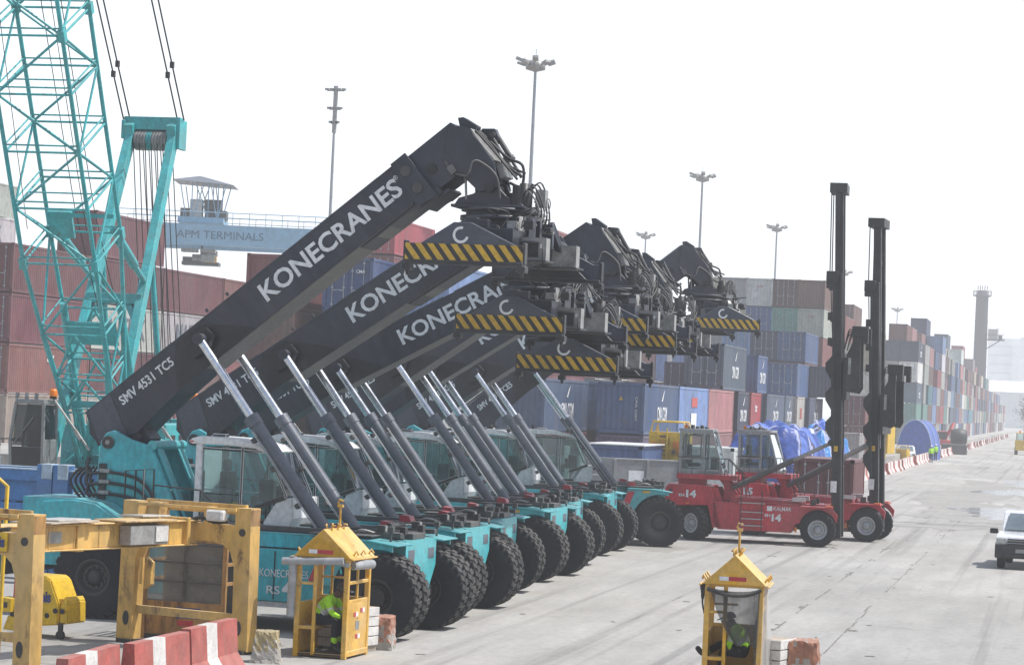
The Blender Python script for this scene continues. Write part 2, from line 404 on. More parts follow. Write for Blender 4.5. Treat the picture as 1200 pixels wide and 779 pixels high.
    for y in (y0 + .05, y1 - .05):
        b.bar((x0 + .05, y, 1.98), (x0 + .05, y, 3.6), .14, .14, 0, up=(1, 0, 0))
        b.bar((x1 - .55, y, 2.0), (x1 - .55, y, 3.58), .06, .06, 2, up=(1, 0, 0))
        b.bar((x1 + .02, y, 3.48), (-2.19, y, 2.62), .05, .05, 2)
        b.bar((x0, y, 2.0), (-2.3, y, 2.0), .08, .10, 2)
        b.bar((x0, y, 2.62), (x1 - .5, y, 2.62), .03, .03, 2); b.bar((x0 + .1, y, 3.52), (x1, y, 3.5), .05, .05, 2)
    b.xz([(-4.28, 3.60), (-4.28, 3.70), (-4.1, 3.76), (-3.3, 3.74), (-2.80, 3.64), (-2.60, 3.50), (-2.66, 3.48), (-2.88, 3.56), (-3.4, 3.6)], y0 - .03, y1 + .03, 0)
    b.xz([(-2.66, 2.08), (-2.36, 2.56), (-2.05, 2.62), (-2.02, 2.2), (-2.12, 1.97), (-2.58, 1.97)], y0, y1, 0)     # white nose
    b.bar((-2.2, y0 - .01, 2.62), (-2.85, y0 - .01, 2.36), .03, .10, 2)
    b.bb(x0, -2.4, y0, y1, 1.94, 2.0, 2); b.bb(x0 - .03, x0 + .03, y0 + .1, y1 - .1, 2.0, 2.6, 2)
    b.tube((-4.1, -.3, 3.76), (-4.1, -.3, 3.9), .05, m=2); b.bb(-3.95, -3.65, -.5, -.3, 3.75, 3.82, 3)
    b.bb(-4.32, -4.2, y0 - .035, y0 + .2, 3.62, 3.68, 4)
    M['cab'] = b.mesh('cab', [WHITE, WHITE, BLACK, DARK, REDP], .018, 2)
    b = MB()
    for y in (y0 + .04, y1 - .04):
        b.add([(x0 + .1, y, 2.62), (x1 - .58, y, 2.62), (x1 - .58, y, 3.5), (x0 + .1, y, 3.52)], [(0, 1, 2, 3)], 0)
        b.add([(x0 + .1, y, 2.04), (x1 - .58, y, 2.04), (x1 - .58, y, 2.60), (x0 + .1, y, 2.60)], [(0, 1, 2, 3)], 0)
        b.add([(x1 - .52, y, 2.06), (-2.75, y, 2.1), (-2.75, y, 2.3), (-2.24, y, 2.64), (x1 + .02, y, 3.46), (x1 - .52, y, 3.5)], [(0, 1, 2, 3, 4, 5)], 0)
    b.add([(x1 + .02, y0 + .06, 3.47), (x1 + .02, y1 - .06, 3.47), (-2.2, y1 - .06, 2.64), (-2.2, y0 + .06, 2.64)], [(0, 1, 2, 3)], 0)
    b.add([(x0 + .04, y0 + .1, 2.6), (x0 + .04, y1 - .1, 2.6), (x0 + .04, y1 - .1, 3.55), (x0 + .04, y0 + .1, 3.55)], [(0, 1, 2, 3)], 0)
    M['glazing'] = b.mesh('cab_window', [GLASS])
    b = MB()
    b.bb(-3.75, -3.2, -.28, .28, 2.25, 2.42); b.bb(-3.85, -3.7, -.26, .26, 2.4, 3.05); b.bb(-3.84, -3.74, -.14, .14, 3.06, 3.3)
    b.bb(-3.1, -2.95, -.42, -.3, 2.35, 2.6); b.tube((-2.65, 0, 2.3), (-2.82, 0, 2.62), .03); b.lathe([(.19, 0), (.21, .015), (.19, .03)], (-2.84, 0, 2.63), (-.5, 0, .87), 16)
    b.bb(-2.85, -2.55, -.6, -.35, 2.5, 2.95); b.bb(-2.9, -2.6, .3, .55, 2.45, 2.8)
    b.bb(-3.45, -3.25, -.62, -.45, 2.05, 2.5, 1)
    b.tube((-2.75, -.6, 2.95), (-2.62, -.6, 3.35), .012)
    M['seat'] = b.mesh('driver_seat', [BLACK, YELB], .03)
    b = MB()                                                         # access rails behind the cab
    for yy in (-1.55, -1.05):
        b.path([(-5.55, yy, 1.95), (-5.55, yy, 3.0), (-5.15, yy, 3.05), (-5.15, yy, 1.95)], .02)
    b.path([(-4.9, -1.6, 1.95), (-4.9, -1.6, 2.75), (-3.9, -1.6, 2.7), (-3.3, -1.6, 2.15)], .018); b.path([(-3.9, -1.6, 1.95), (-3.9, -1.6, 2.7)], .018)
    M['handrail'] = b.mesh('handrail', [BLACK])
    # beacon on its pole
    b = MB(); b.tube((-6.75, -.72, 3.35), (-7.62, -.72, 4.38), .025, m=0); b.tube((-7.62, -.72, 4.36), (-7.62, -.72, 4.42), .07, m=1)
    b.lathe([(.085, 0), (.085, .1), (.06, .15), (.001, .16)], (-7.62, -.72, 4.42), (0, 0, 1), 14, 2); b.bar((-6.95, -.72, 3.55), (-7.1, -.72, 3.75), .07, m=0)
    M['beacon'] = b.mesh('beacon', [GREYM, BLACK, AMBER])
    # ---- boom, in its own frame: x along the boom from the pivot, z across it
    b = MB()
    b.xz([(-.17, .90), (8.45, .905), (8.45, .03), (2.4, .03), (1.3, -.03), (.5, -.13), (-.36, .17)], -.5, .5)
    b.xz([(1.75, .035), (2.02, .55), (2.3, .84), (2.95, .83), (3.80, .12), (3.85, .035)], -.512, .512, 4)
    b.xz([(-.10, .86), (.50, .87), (.30, -.05), (-.30, .18)], -.515, .515, 1)
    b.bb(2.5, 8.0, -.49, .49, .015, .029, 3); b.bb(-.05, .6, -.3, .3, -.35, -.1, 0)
    b.xz([(-.17, .90), (-.42, .52), (-.36, .17), (-.2, .2)], -.35, .35)
    for s in (-1, 1):
        b.xz([(8.10, .93), (8.48, .93), (8.52, -.18), (8.06, -.10)], s * .5, s * .56)
        for zz in (.62, .2): b.tube((8.28, s * .56, zz), (8.28, s * .585, zz), .11, n=12, m=2)
        b.tube((2.85, s * .5, .5), (2.85, s * .96, .5), .06, n=14, m=0)
        b.prism([(2.45, .30), (2.7, .68), (3.05, .66), (3.1, .4), (2.9, .26)], (0, s * .51, 0), (1, 0, 0), (0, 0, 1), (0, s * .16, 0), 4)
        for xx in (3.2, 3.75): b.bb(xx, xx + .07, s * .53, s * .56, .92, .99, 2)
    for s in (-1, 1):
        b.bb(4.18, 4.22, s * .5, s * .508, .03, .9); b.bb(2.0, 8.1, s * .5, s * .506, .86, .90); b.bb(2.4, 8.1, s * .5, s * .506, .03, .07)
        for k in range(9): b.tube((.7 + k * .8, s * .5, .80 if k % 2 else .14), (.7 + k * .8, s * .512, .80 if k % 2 else .14), .018, n=6, m=2)
    b.bb(8.1, 8.62, -.5, .5, -.17, .0); b.bb(8.5, 8.75, -.42, .42, -.22, -.15)
    b.tube((-.02, -.66, 0), (-.02, .66, 0), .22, n=18, m=0); b.bb(-.25, .5, -.45, .45, -.25, .1)
    for xx in (.7, 4.4, 6.2): b.bar((xx, -.38, .92), (xx + 1.5, -.38, .92), .05, .03, 2)
    b.bar((.3, .3, .93), (8.3, .3, .93), .10, .05, 2)
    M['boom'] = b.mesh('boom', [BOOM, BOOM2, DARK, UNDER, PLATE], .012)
    # inner boom with goose-neck
    b = MB()
    b.xz([(6.6, .865), (9.57, .865), (9.62, .74), (9.05, -.07), (6.6, -.02)], -.44, .44)
    neck = [(9.5, .80), (9.66, .70), (9.83, .50), (9.80, .36), (9.82, .15), (9.81, -.36), (9.68, -.62), (9.60, -.80), (9.22, -.62), (9.14, -.15), (9.02, -.05), (9.0, .3)]
    for s in (-1, 1): b.xz(neck, s * .40, s * .47)
    b.xz([(9.62, .66), (9.72, .50), (9.72, .1), (9.70, -.35), (9.55, -.62), (9.3, -.5), (9.2, -.1), (9.1, .2)], -.40, .40, 0)
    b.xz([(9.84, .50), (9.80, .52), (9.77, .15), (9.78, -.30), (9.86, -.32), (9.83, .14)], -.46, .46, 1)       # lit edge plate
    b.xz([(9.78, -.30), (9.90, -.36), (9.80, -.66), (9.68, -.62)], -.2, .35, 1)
    b.xz([(9.62, .74), (9.70, .92), (9.80, .86), (9.92, .55), (9.84, .48)], -.16, .16, 0)
    b.xz([(9.80, .50), (9.92, .52), (10.12, .36), (10.08, .18), (9.98, .10), (9.84, .2)], .18, .40, 0)         # knuckle
    b.tube((10.02, .10, .28), (10.02, .46, .28), .06, m=2)
    b.tube((8.72, -.45, .35), (8.72, -.475, .35), .10, n=16, m=3)
    b.path([(9.03, -.46, .30), (9.02, -.50, .1), (9.0, -.46, -.05)], .035, m=2)
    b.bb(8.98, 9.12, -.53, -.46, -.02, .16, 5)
    b.tube((10.06, .30, .30), (10.02, .30, -.25), .055, m=2); b.tube((10.02, .30, -.2), (9.96, .30, -.75), .035, m=4); b.tube((9.98, .16, .22), (9.92, .16, -.7), .03, m=4); b.bb(9.9, 10.08, .1, .4, -.34, -.24, 2)
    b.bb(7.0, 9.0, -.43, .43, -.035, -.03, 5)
    b.curve([(9.05, -.48, -.02), (9.25, -.62, -.25), (9.5, -.6, -.1), (9.62, -.52, -.2), (9.7, -.5, -.6), (9.5, -.5, -1.0)], .022, m=4)
    b.curve([(9.85, .1, .5), (9.9, .1, .2), (10.0, .1, -.3), (10.15, .1, -.62), (9.9, .05, -.95), (9.75, 0, -.75)], .03, m=3)
    for k in range(3): b.curve([(9.86, -.3 + .22 * k, .45), (9.9, -.3 + .22 * k, .1), (9.92, -.2 + .1 * k, -.4), (9.95 + .1 * k, -.2, -.85)], .025, m=3)
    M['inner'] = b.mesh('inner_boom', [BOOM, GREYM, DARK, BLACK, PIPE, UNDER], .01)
    b = MB(); b.tube((0, 0, 0), (3.55, 0, 0), .138, n=20); b.tube((3.4, 0, 0), (3.62, 0, 0), .16, n=20); b.tube((-.1, 0, 0), (.18, 0, 0), .19, n=14)
    b.tube((1.7, 0, 0), (1.76, 0, 0), .148, n=18)
    for k, yy in enumerate((-.1, -.19)):
        b.path([(.35, yy - .05, .06), (1.4, yy - .06, .09), (3.3, yy - .05, .08)], .011, m=2)
    for xx in (.6, 1.5, 2.4, 3.1): b.bb(xx, xx + .09, -.24, -.06, .12, .2, 1)
    M['cyl'] = b.mesh('lift_cylinder', [BARREL, DARK, GALV])
    b = MB(); b.tube((0, 0, 0), (-2.9, 0, 0), .09, n=16); b.tube((0, -.11, 0), (0, .11, 0), .115, n=14, m=1)
    M['rod'] = b.mesh('piston_rod', [CHROME, BOOM])
    return M
RSM = rs_meshes()

def spreader_meshes():       # origin at the hinge pin under the goose-neck; y across the machine
    M = {}
    b = MB()
    for s in (-1, 1):
        b.xz([(-.66, -.17), (-.74, -.30), (.70, -.30), (.66, -.26), (.36, -.14), (.2, .02), (.13, .17), (-.13, .17), (-.2, .02), (-.36, -.08)], s * .30, s * .38)
    b.tube((0, -.5, .05), (0, .5, .05), .10, n=16, m=2); b.bb(-.78, .72, -.5, .5, -.36, -.30)
    b.lathe([(.02, 0), (.72, 0), (.72, -.06), (.63, -.06), (.63, -.15), (.74, -.15), (.74, -.24), (.1, -.24)], (.05, 0, -.36), (0, 0, 1), 36)
    for x, y in ((.52, -.3), (.60, .12), (-.4, .35)): b.tube((x, y, -.30), (x, y, -.05), .13, n=14, m=2); b.tube((x, y, -.05), (x, y, .1), .09, n=12, m=2)
    b.tube((-.50, -.36, -.2), (-.56, -.36, .55), .025, m=1); b.tube((-.50, .36, -.2), (-.56, .36, .55), .025, m=1)
    M['rotator'] = b.mesh('rotator', [BOOM, GREYM, BLACK], .012)
    b = MB(); rnd = random.Random(3)
    b.bb(-.20, .95, -1.95, 1.95, -1.36, -.86, 0)                          # main frame
    b.bb(-.02, .78, -1.95, 1.95, -1.42, -1.36, 0)
    for s in (-1, 1):
        b.bb(-.35, 1.1, s * .4, s * .55, -1.1, -.60, 0)
        for xx in (.88, 1.10):                                             # sloping columns
            b.bar((xx - .12, s * .65, -.58), (xx, s * 1.15, -1.15), .13, .15, 1 if xx < 1 else 0)
        b.bb(.30, 1.45, s * 1.02, s * 1.32, -1.42, -.98, 1); b.bb(.44, 1.3, s * 1.32, s * 1.335, -1.36, -1.05, 2)
        b.bb(1.32, 1.40, s * 1.32, s * 1.34, -1.2, -1.08, 3)
        b.bb(.6, 1.5, s * .9, s * 1.5, -1.46, -1.42, 2)
        b.path([(.9, s * 1.36, -1.4), (.9, s * 1.4, -1.1), (1.4, s * 1.4, -1.08), (1.42, s * 1.4, -1.5)], .015, m=2)
    for k in range(26):                                                    # valves, motors and pipes on top
        x, y = rnd.uniform(-.3, 1.3), rnd.uniform(-1.5, 1.5); d = (rnd.uniform(.06, .28), rnd.uniform(.08, .3), rnd.uniform(.06, .2))
        b.box((x, y, -.82 + d[2] / 2), d, rnd.choice((1, 1, 2, 0)))
    for k in range(16):
        x, y = rnd.uniform(-.4, 1.2), rnd.uniform(-1.3, 1.3)
        b.curve([(x, y, -.8), (x + rnd.uniform(-.2, .2), y + .1, -.5), (x + rnd.uniform(-.4, .4), y + rnd.uniform(-.4, .4), -.45), (x * .5, y * .4, -.55)], .014, m=rnd.choice((4, 2, 2)))
    for k in range(5): b.curve([(.5, -.3 + k * .1, -.3), (.75 + k * .04, -.4 + .1 * k, .0 + .05 * k), (1.05, -.5 + .2 * k, -.4), (.9, -.6 + .3 * k, -.85)], .018, m=2 if k % 2 else 4)
    for k in range(3): b.curve([(.8, .1 * k, -.2), (.98 + .05 * k, .1 * k - .1, -.12), (1.0 + .05 * k, .1 * k - .2, -.4), (1.0, -.8, -.8)], .012, m=4)
    b.bb(.85, 1.05, -.1, .15, -.3, .05, 1); b.lathe([(.16, -.3), (.18, .0), (.1, .05), (.1, .16), (.001, .18)], (.62, -.1, .0), (0, 0, 1), 14, 2)
    b.tube((.70, .30, .18), (.40, .30, -.28), .05, m=2)
    M['frame'] = b.mesh('spreader_frame', [BOOM, GREYM, BLACK, LETTER, PIPE], .01)
    for s in (-1, 1):
        b = MB(); b.bb(-.08, .20, s * 1.9, s * 3.0, -1.40, -1.08); b.bb(.56, .84, s * 1.9, s * 3.0, -1.40, -1.08); b.bb(.2, .56, s * 2.5, s * 2.6, -1.36, -1.12)
        M['arm%d' % s] = b.mesh('telescopic_arm', [SLATE], .012)
    for s in (-1, 1):                                                      # end beams with striped outer faces
        b = MB(); y = s * 3.05; c = .33
        b.xz([(c - 1.17, -1.57), (c + 1.17, -1.57), (c + 1.17, -1.25), (c + 1.0, -1.25), (c + .12, -.84), (c - .22, -.84), (c - .86, -1.25), (c - 1.17, -1.25)], s * 2.96, s * 3.10, 0)
        b.xz([(c - 1.17, -1.65), (c + 1.17, -1.65), (c + 1.17, -1.57), (c - 1.17, -1.57)], s * 2.86, s * 3.14, 1)
        b.xz([(c - .9, -1.57), (c + .9, -1.57), (c + .5, -1.2), (c - .5, -1.2)], s * 2.80, s * 2.96, 1)
        for q in (-1, 1):
            b.bb(c + q * 1.13 - .09, c + q * 1.13 + .09, s * 2.9, s * 3.12, -1.76, -1.64, 1); b.tube((c + q * 1.13, s * 3.02, -1.76), (c + q * 1.13, s * 3.02, -1.86), .045, .02, m=1)
            b.bb(c + q * 1.17 - .03, c + q * 1.17 + .03, s * 2.92, s * 3.1, -1.6, -1.2, 1)
        M['beam%d' % s] = b.mesh('end_beam', [SLATE, BLACK], .01)
        b = MB(); yo = s * 3.10
        b.bb(c - 1.16, c + 1.16, yo, yo + s * .006, -1.565, -1.255, 0)
        def clip(x): return max(c - 1.16, min(c + 1.16, x))
        for k in range(-1, 11):
            xa = c - 1.16 + k * .235 + .08; w = .105; sl = .24
            P = [(xa, -1.255), (xa + w, -1.255), (xa + w + sl, -1.565), (xa + sl, -1.565)]
            Q = []
            for i in range(4):                                              # clip against the panel ends
                p, q = P[i], P[(i + 1) % 4]
                for lo, sg in ((c - 1.16, 1), (c + 1.16, -1)): pass
                Q.append(p)
            if P[3][0] < c - 1.16 or P[1][0] > c + 1.16: continue
            def cl(poly, lo, sg):
                o = []
                for i in range(len(poly)):
                    p, q = poly[i], poly[(i + 1) % len(poly)]
                    ip, iq = sg * (p[0] - lo) >= 0, sg * (q[0] - lo) >= 0
                    if ip: o.append(p)
                    if ip != iq:
                        t = (lo - p[0]) / (q[0] - p[0]); o.append((lo, p[1] + t * (q[1] - p[1])))
                return o
            P = cl(cl(P, c - 1.16, 1), c + 1.16, -1)
            if len(P) >= 3: b.xz(P, yo + s * .006, yo + s * .010, 1)
        M['panel%d' % s] = b.mesh('hazard_panel', [HAZY, HAZB])
        b = MB(); o = Vector((c - .07, yo, -1.08)); pts = []
        for k in range(15):
            t = R(75 + k * 19.3)
            pts.append(o + Vector((math.cos(t) * .135, 0, math.sin(t) * .135)))
        for i in range(14):
            p, q = pts[i], pts[i + 1]; a = (p - o).normalized() * .026; d_ = (q - o).normalized() * .026; n_ = Vector((0, s * .006, 0))
            b.add([p - a + n_, p + a + n_, q + d_ + n_, q - d_ + n_], [(0, 1, 2, 3)])
        M['emblem%d' % s] = b.mesh('emblem', [LETTER])
    return M
SPM = spreader_meshes()

def reach_stacker(x, y, hd, th, ext, label, code='SMV 4531 TC5', num=None):
    d = R(hd)
    fx, fy = math.cos(d), -math.sin(d); lx, ly = math.sin(d), math.cos(d)
    t = thing('reach_stacker', label, 'reach stacker', (x + 2.06 * lx, y + 2.06 * ly, 0), -d, 'reach stackers parked side by side')
    ch = link('chassis', RSM['chassis'], t)
    text('KONECRANES', 1.02, .15, (-1.98, -1.781, 1.17), (1, 0, 0), (0, 0, 1), ch, bold=.0)
    if num:
        text('RS', .28, .16, (-2.19, -1.781, .84), (1, 0, 0), (0, 0, 1), ch, bold=.01)
        text(num, .28, .40, (-1.86, -1.781, .90), (1, 0, 0), (0, 0, 1), ch, bold=.06)
    for s in (1, -1):
        for yy in (1.83, 1.31): add_wheel(t, 0, -s * yy, .83, RS_T, RS_R)
        add_wheel(t, -6.15, -s * 1.42, .83, RS_T, RS_R, R(3))
    link('front_fender', RSM['fender'], t)
    f = link('front_fender', RSM['fender'], t); f.scale = (1, -1, 1)
    link('rear_fender', RSM['rear_fender'], t)
    f = link('rear_fender', RSM['rear_fender'], t); f.scale = (1, -1, 1)
    for n in ('deck_rail', 'tower', 'hoses', 'counterweight', 'handrail', 'beacon'):
        link({'tower': 'boom_tower', 'hoses': 'hydraulic_hose'}.get(n, n), RSM[n], t)
    c = link('cab', RSM['cab'], t, (-.2, 0, 0)); link('cab_window', RSM['glazing'], c); link('driver_seat', RSM['seat'], c)
    th = R(th); u = Vector((math.cos(th), 0, math.sin(th))); v = Vector((-math.sin(th), 0, math.cos(th))); piv = Vector((-6.285, 0, 3.535))
    bo = link('boom', RSM['boom'], t, piv, (0, -th, 0))
    link('inner_boom', RSM['inner'], bo, (ext, 0, 0))
    text('KONECRANES', 3.62, .40, (6.18 if num else 6.32, -.501, .50), (1, 0, 0), (0, 0, 1), bo, bold=.022)
    text(code, 1.42, .20, (1.30, -.501, .60), (1, 0, 0), (0, 0, 1), bo, bold=.02)
    text('®', .10, .10, (8.02, -.501, .66), (1, 0, 0), (0, 0, 1), bo, bold=.0)
    for s in (-1, 1):
        p0 = Vector((-.97, s * .84, 1.35)); p1 = piv + u * 2.85 + v * .5 + Vector((0, s * .84, 0))
        dr = p1 - p0; e = math.atan2(dr.z, -dr.x); ry = math.pi + e
        cy = link('lift_cylinder', RSM['cyl'], t, p0, (0, -(math.pi - e), 0))
        link('piston_rod', RSM['rod'], t, p1, (0, -(math.pi - e), 0))
    h = piv + u * (9.42 + ext) + v * (-.72)
    sp = link('spreader', SPM['frame'], t, h)
    link('rotator', SPM['rotator'], sp)
    for s in (-1, 1):
        link('telescopic_arm', SPM['arm%d' % s], sp)
        link('end_beam', SPM['beam%d' % s], sp)
        link('hazard_panel', SPM['panel%d' % s], sp); link('emblem', SPM['emblem%d' % s], sp)
    return t
RSL = [
 (-12.884, 49.677, 4.0, 39.1, 0, 'teal reach stacker marked RS 4, beside the yellow cage, with the largest boom', 'SMV 4531 TC5', '4'),
 (-13.036, 55.732, 3.2, 34.2, -.78, 'teal reach stacker, second in the row from the one marked RS 4', 'SMV 4531 TC5', None),
 (-13.27, 60.969, -1.0, 28.7, -.73, 'teal reach stacker with the flattest boom of the row, third from RS 4', 'SMV 4531 TCE5', None),
 (-13.537, 68.302, 2.3, 35.5, -.32, 'teal reach stacker in the middle of the row, fourth from RS 4', 'SMV 4531 TCE5', None),
 (-13.73, 73.145, -2.4, 33.6, -.35, 'teal reach stacker, third in the row from the red handlers', 'SMV 4531 TCE5', None),
 (-14.197, 81.424, -.6, 34.6, -.35, 'teal reach stacker, second in the row from the red handlers', 'SMV 4531 TCE5', None),
 (-13.104, 88.252, -15., 39.6, 0, 'teal reach stacker at the end of the row by the red handlers, turned slightly away', 'SMV 4531 TCE5', None)]
for a in RSL: reach_stacker(*a)
# ------------------------------------------------------------------ red empty-container handlers
H_T = tyre_mesh(.61, .34, .33, 20); H_R = rim_mesh(.33, .34, [GALV, STEELW], .06)
def handler(x, y, hd, num, top, carz, label, dx=0):
    d = R(hd); lx, ly = math.sin(d), math.cos(d)
    t = thing('container_handler', label, 'container handler', (x + 1.5 * lx, y + 1.5 * ly, 0), -d, 'red handlers with tall black masts')
    b = MB()
    b.bb(-4.3, .2, -.5, .5, .55, 1.3, 1)
    for s in (-1, 1):
        b.xz([(-3.55, .45), (-.95, .45), (-.55, 1.25), (-.55, 1.42), (-3.75, 1.42), (-3.75, .7)], s * .5, s * 1.28)
        b.xz([(-3.2, 1.42), (-.62, 1.42), (-.62, 1.56), (-3.15, 1.62)], s * .35, s * 1.05)
        b.xz([(-3.05, 1.44), (-.7, 1.44), (-.7, 1.46), (-3.05, 1.46)], s * 1.05, s * 1.30, 0)
        arc = [(.68 * math.cos(R(a)), .61 + .70 * math.sin(R(a))) for a in range(20, 166, 8)]
        b.xz([(-.86, .75), (-.62, 1.40), (.45, 1.40), (.68, 1.15)] + arc, s * 1.22, s * 1.30)
        b.xz([(-.66, 1.36), (.50, 1.38), (.50, 1.43), (-.66, 1.42)], s * .72, s * 1.52)
        b.bb(.25, .48, s * 1.1, s * 1.45, 1.43, 1.47, 3)
        b.bb(-.82, -.74, s * 1.3, s * 1.34, .48, .66, 3)
        b.xz([(-3.5, 1.45), (-3.2, 1.45), (-2.95, 1.75), (-3.4, 2.28), (-3.7, 2.28), (-3.4, 1.9)], s * .5, s * .62)
        b.xz([(-4.1, 1.5), (-3.85, 1.9), (-3.65, 1.9), (-3.45, 1.42), (-3.6, 1.3)], s * .78, s * .9, 4)
        b.xz([(-3.75, .5), (-3.45, .5), (-3.85, 1.95), (-4.1, 1.95)], s * 1.05, s * 1.28)
        b.bb(-.95, -.5, s * .9, s * 1.25, 1.56, 1.70, 2); b.bb(-.32, -.12, s * .8, s * 1.0, 1.45, 1.66, 1)
    b.tube((0, -1.3, .61), (0, 1.3, .61), .16, m=1); b.tube((-4.46, -1.0, .61), (-4.46, 1.0, .61), .13, m=1)
    b.xz([(-5.5, 1.25), (-5.5, 1.82), (-5.38, 1.98), (-4.05, 1.98), (-3.95, 1.9), (-3.95, 1.28), (-5.3, 1.22)], -1.25, 1.25)
    b.xz([(-5.35, .55), (-5.35, 1.25), (-4.0, 1.28), (-4.0, .7), (-4.9, .5)], -.7, .7, 5)
    b.bb(-5.15, -3.0, -.95, .95, 2.18, 2.36); b.bb(-5.1, -4.2, -.7, .7, 1.98, 2.2)
    b.tube((-5.3, -1.26, 1.75), (-5.3, -1.265, 1.75), .06, m=1); b.bb(-4.75, -4.6, -1.26, -1.25, 1.3, 1.34, 3)
    ch = mk('chassis', b, [HRED, BLACK, STEELW, AMBER, HRED, BLACK], t, .015)
    b = MB()
    for k in range(3): b.bb(-2.75, -1.95, -1.42, -1.28, .62 + k * .24, .65 + k * .24)
    b.bb(-2.82, -1.9, -1.4, -1.3, 1.42, 1.45)
    b.path([(-2.0, -1.42, .30), (-2.0, -1.42, 1.9)], .018, m=1); b.path([(-2.75, -1.42, .6), (-2.75, -1.42, 1.9)], .018, m=1)
    mk('boarding_step', b, [STEELW, BLACK], t)
    text('KALMAR', .62, .14, (-1.28, -1.283, 1.28), (1, 0, 0), (0, 0, 1), ch, bold=.008)
    b = MB(); b.bb(-1.83, -1.64, -1.283, -1.281, 1.19, 1.36, 0)
    mk('emblem', b, [LETTER], ch)
    text('EH', .20, .10, (-1.80, -1.283, 1.03), (1, 0, 0), (0, 0, 1), ch, bold=.03); text(num, .34, .26, (-1.48, -1.283, .96), (1, 0, 0), (0, 0, 1), ch, bold=.05)
    text('EH', .20, .10, (-4.90, -1.253, 1.60), (1, 0, 0), (0, 0, 1), ch, bold=.03); text(num, .36, .27, (-4.56, -1.253, 1.66), (1, 0, 0), (0, 0, 1), ch, bold=.05)
    # cab
    b = MB(); x0, x1 = -5.1, -3.5
    for yy in (-.8, .8):
        b.bar((x0 + .05, yy, 2.36), (x0 + .05, yy, 3.92), .12, .10, 0, up=(1, 0, 0)); b.bar((-4.22, yy, 2.4), (-4.22, yy, 3.85), .09, .08, 0, up=(1, 0, 0))
        b.bar((x1, yy, 2.4), (-3.92, yy, 3.86), .07, .07, 0)
        b.bar((x0, yy, 2.44), (x1, yy, 2.44), .08, .20, 0); b.bar((x0, yy, 3.86), (-3.92, yy, 3.86), .08, .12, 0)
        b.bar((x0 + .1, yy, 2.9), (-4.25, yy, 2.9), .07, .07, 0)
        for q in ((-4.95, 2.98, -4.32, 2.98), (-4.95, 3.74, -4.32, 3.74)): b.bar((q[0], yy, q[1]), (q[2], yy, q[3]), .10, .05, 1)
        b.bar((-4.95, yy, 2.98), (-4.95, yy, 3.74), .10, .05, 1, up=(1, 0, 0)); b.bar((-4.32, yy, 2.98), (-4.32, yy, 3.74), .10, .05, 1, up=(1, 0, 0))
    b.bb(x0 - .04, -3.9, -.86, .86, 3.88, 3.98, 0); b.bb(x0, x1, -.8, .8, 2.36, 2.42, 1)
    b.bb(x0, x0 + .06, -.8, .8, 2.4, 3.0, 0); b.bb(-4.4, -3.6, -.84, .84, 2.34, 2.5, 0)
    for k in range(5): b.bb(-4.95 + k * .17, -4.85 + k * .17, -.3, .2, 3.98, 4.06 + .05 * (k % 2), 1)
    b.lathe([(.07, 0), (.07, .12), (.001, .16)], (-4.9, -.6, 3.98), (0, 0, 1), 12, 2)
    b.bb(-4.85, -4.4, -.25, .25, 2.6, 2.75, 1); b.bb(-4.9, -4.75, -.25, .25, 2.7, 3.4, 1); b.bb(-4.0, -3.75, -.4, .4, 2.5, 3.0, 1)
    cb = mk('cab', b, [CABG, BLACK, AMBER], t, .012)
    b = MB()
    for yy in (-.79, .79):
        b.add([(x0 + .1, yy, 2.5), (-4.25, yy, 2.5), (-4.25, yy, 3.8), (x0 + .1, yy, 3.8)], [(0, 1, 2, 3)])
        b.add([(-4.18, yy, 2.5), (x1 - .02, yy, 2.5), (-3.95, yy, 3.8), (-4.18, yy, 3.8)], [(0, 1, 2, 3)])
    b.add([(x1, -.78, 2.5), (x1, .78, 2.5), (-3.94, .78, 3.82), (-3.94, -.78, 3.82)], [(0, 1, 2, 3)])
    mk('cab_window', b, [GLASSH], cb)
    b = MB()
    for q in ([(-5.1, -1.0, 2.36), (-5.1, -1.0, 2.95), (-3.3, -1.0, 2.95), (-3.3, -1.0, 2.36)], [(-3.3, -1.0, 2.95), (-2.75, -1.0, 2.4), (-2.6, -1.0, 1.6)], [(-3.3, -.6, 2.95), (-2.7, -.6, 2.4), (-2.5, -.6, 1.6)]):
        b.path(q, .018)
    for k in range(7): b.path([(-3.55 + k * .13, -1.0, 2.36 - max(0, k - 2) * .12), (-3.55 + k * .13, -1.0, 2.95 - max(0, k - 2) * .12)], .012)
    for xx in (-4.6, -4.1): b.path([(xx, -1.0, 2.36), (xx, -1.0, 2.95)], .014)
    mk('handrail', b, [BLACK], t)
    for s in (-1, 1):
        add_wheel(t, 0, s * 1.33, .61, H_T, H_R); add_wheel(t, -4.46, s * 1.0, .61, H_T, H_R, R(-38))
    # mast: three nested stages, leaning a touch back
    b = MB(); k_ = -.036
    def mx(z, X): return X + .62 + dx + k_ * z + .02
    for s in (-1, 1):
        for (X, w, dp, z0, z1, y0) in ((-.12, .10, .28, .32, 9.75, .78), (.12, .10, .28, .32, 9.75, .78), (0, .30, .06, .32, 9.75, .84), (.02, .22, .2, 3.5, top, .55), (.16, .07, .26, 3.5, top, .56)):
            b.bar((mx(z0, X), s * y0, z0), (mx(z1, X), s * y0, z1), dp, w, 0, up=(1, 0, 0))
        for z in (8.2, 7.3, 6.5): b.box((mx(z, -.26), s * .78, z), (.16, .2, .28), 0)
        b.box((mx(9.6, -.18), s * .78, 9.6), (.42, .36, .42), 0); b.box((mx(9.3, -.24), s * .78, 9.3), (.3, .3, .2), 0)
        b.bar((mx(.3, -.35), s * .7, .55), (mx(1.4, -.2), s * .7, 1.4), .2, .3, 0)
        sc_ = [(-.08, carz + 1.35 + .1)]
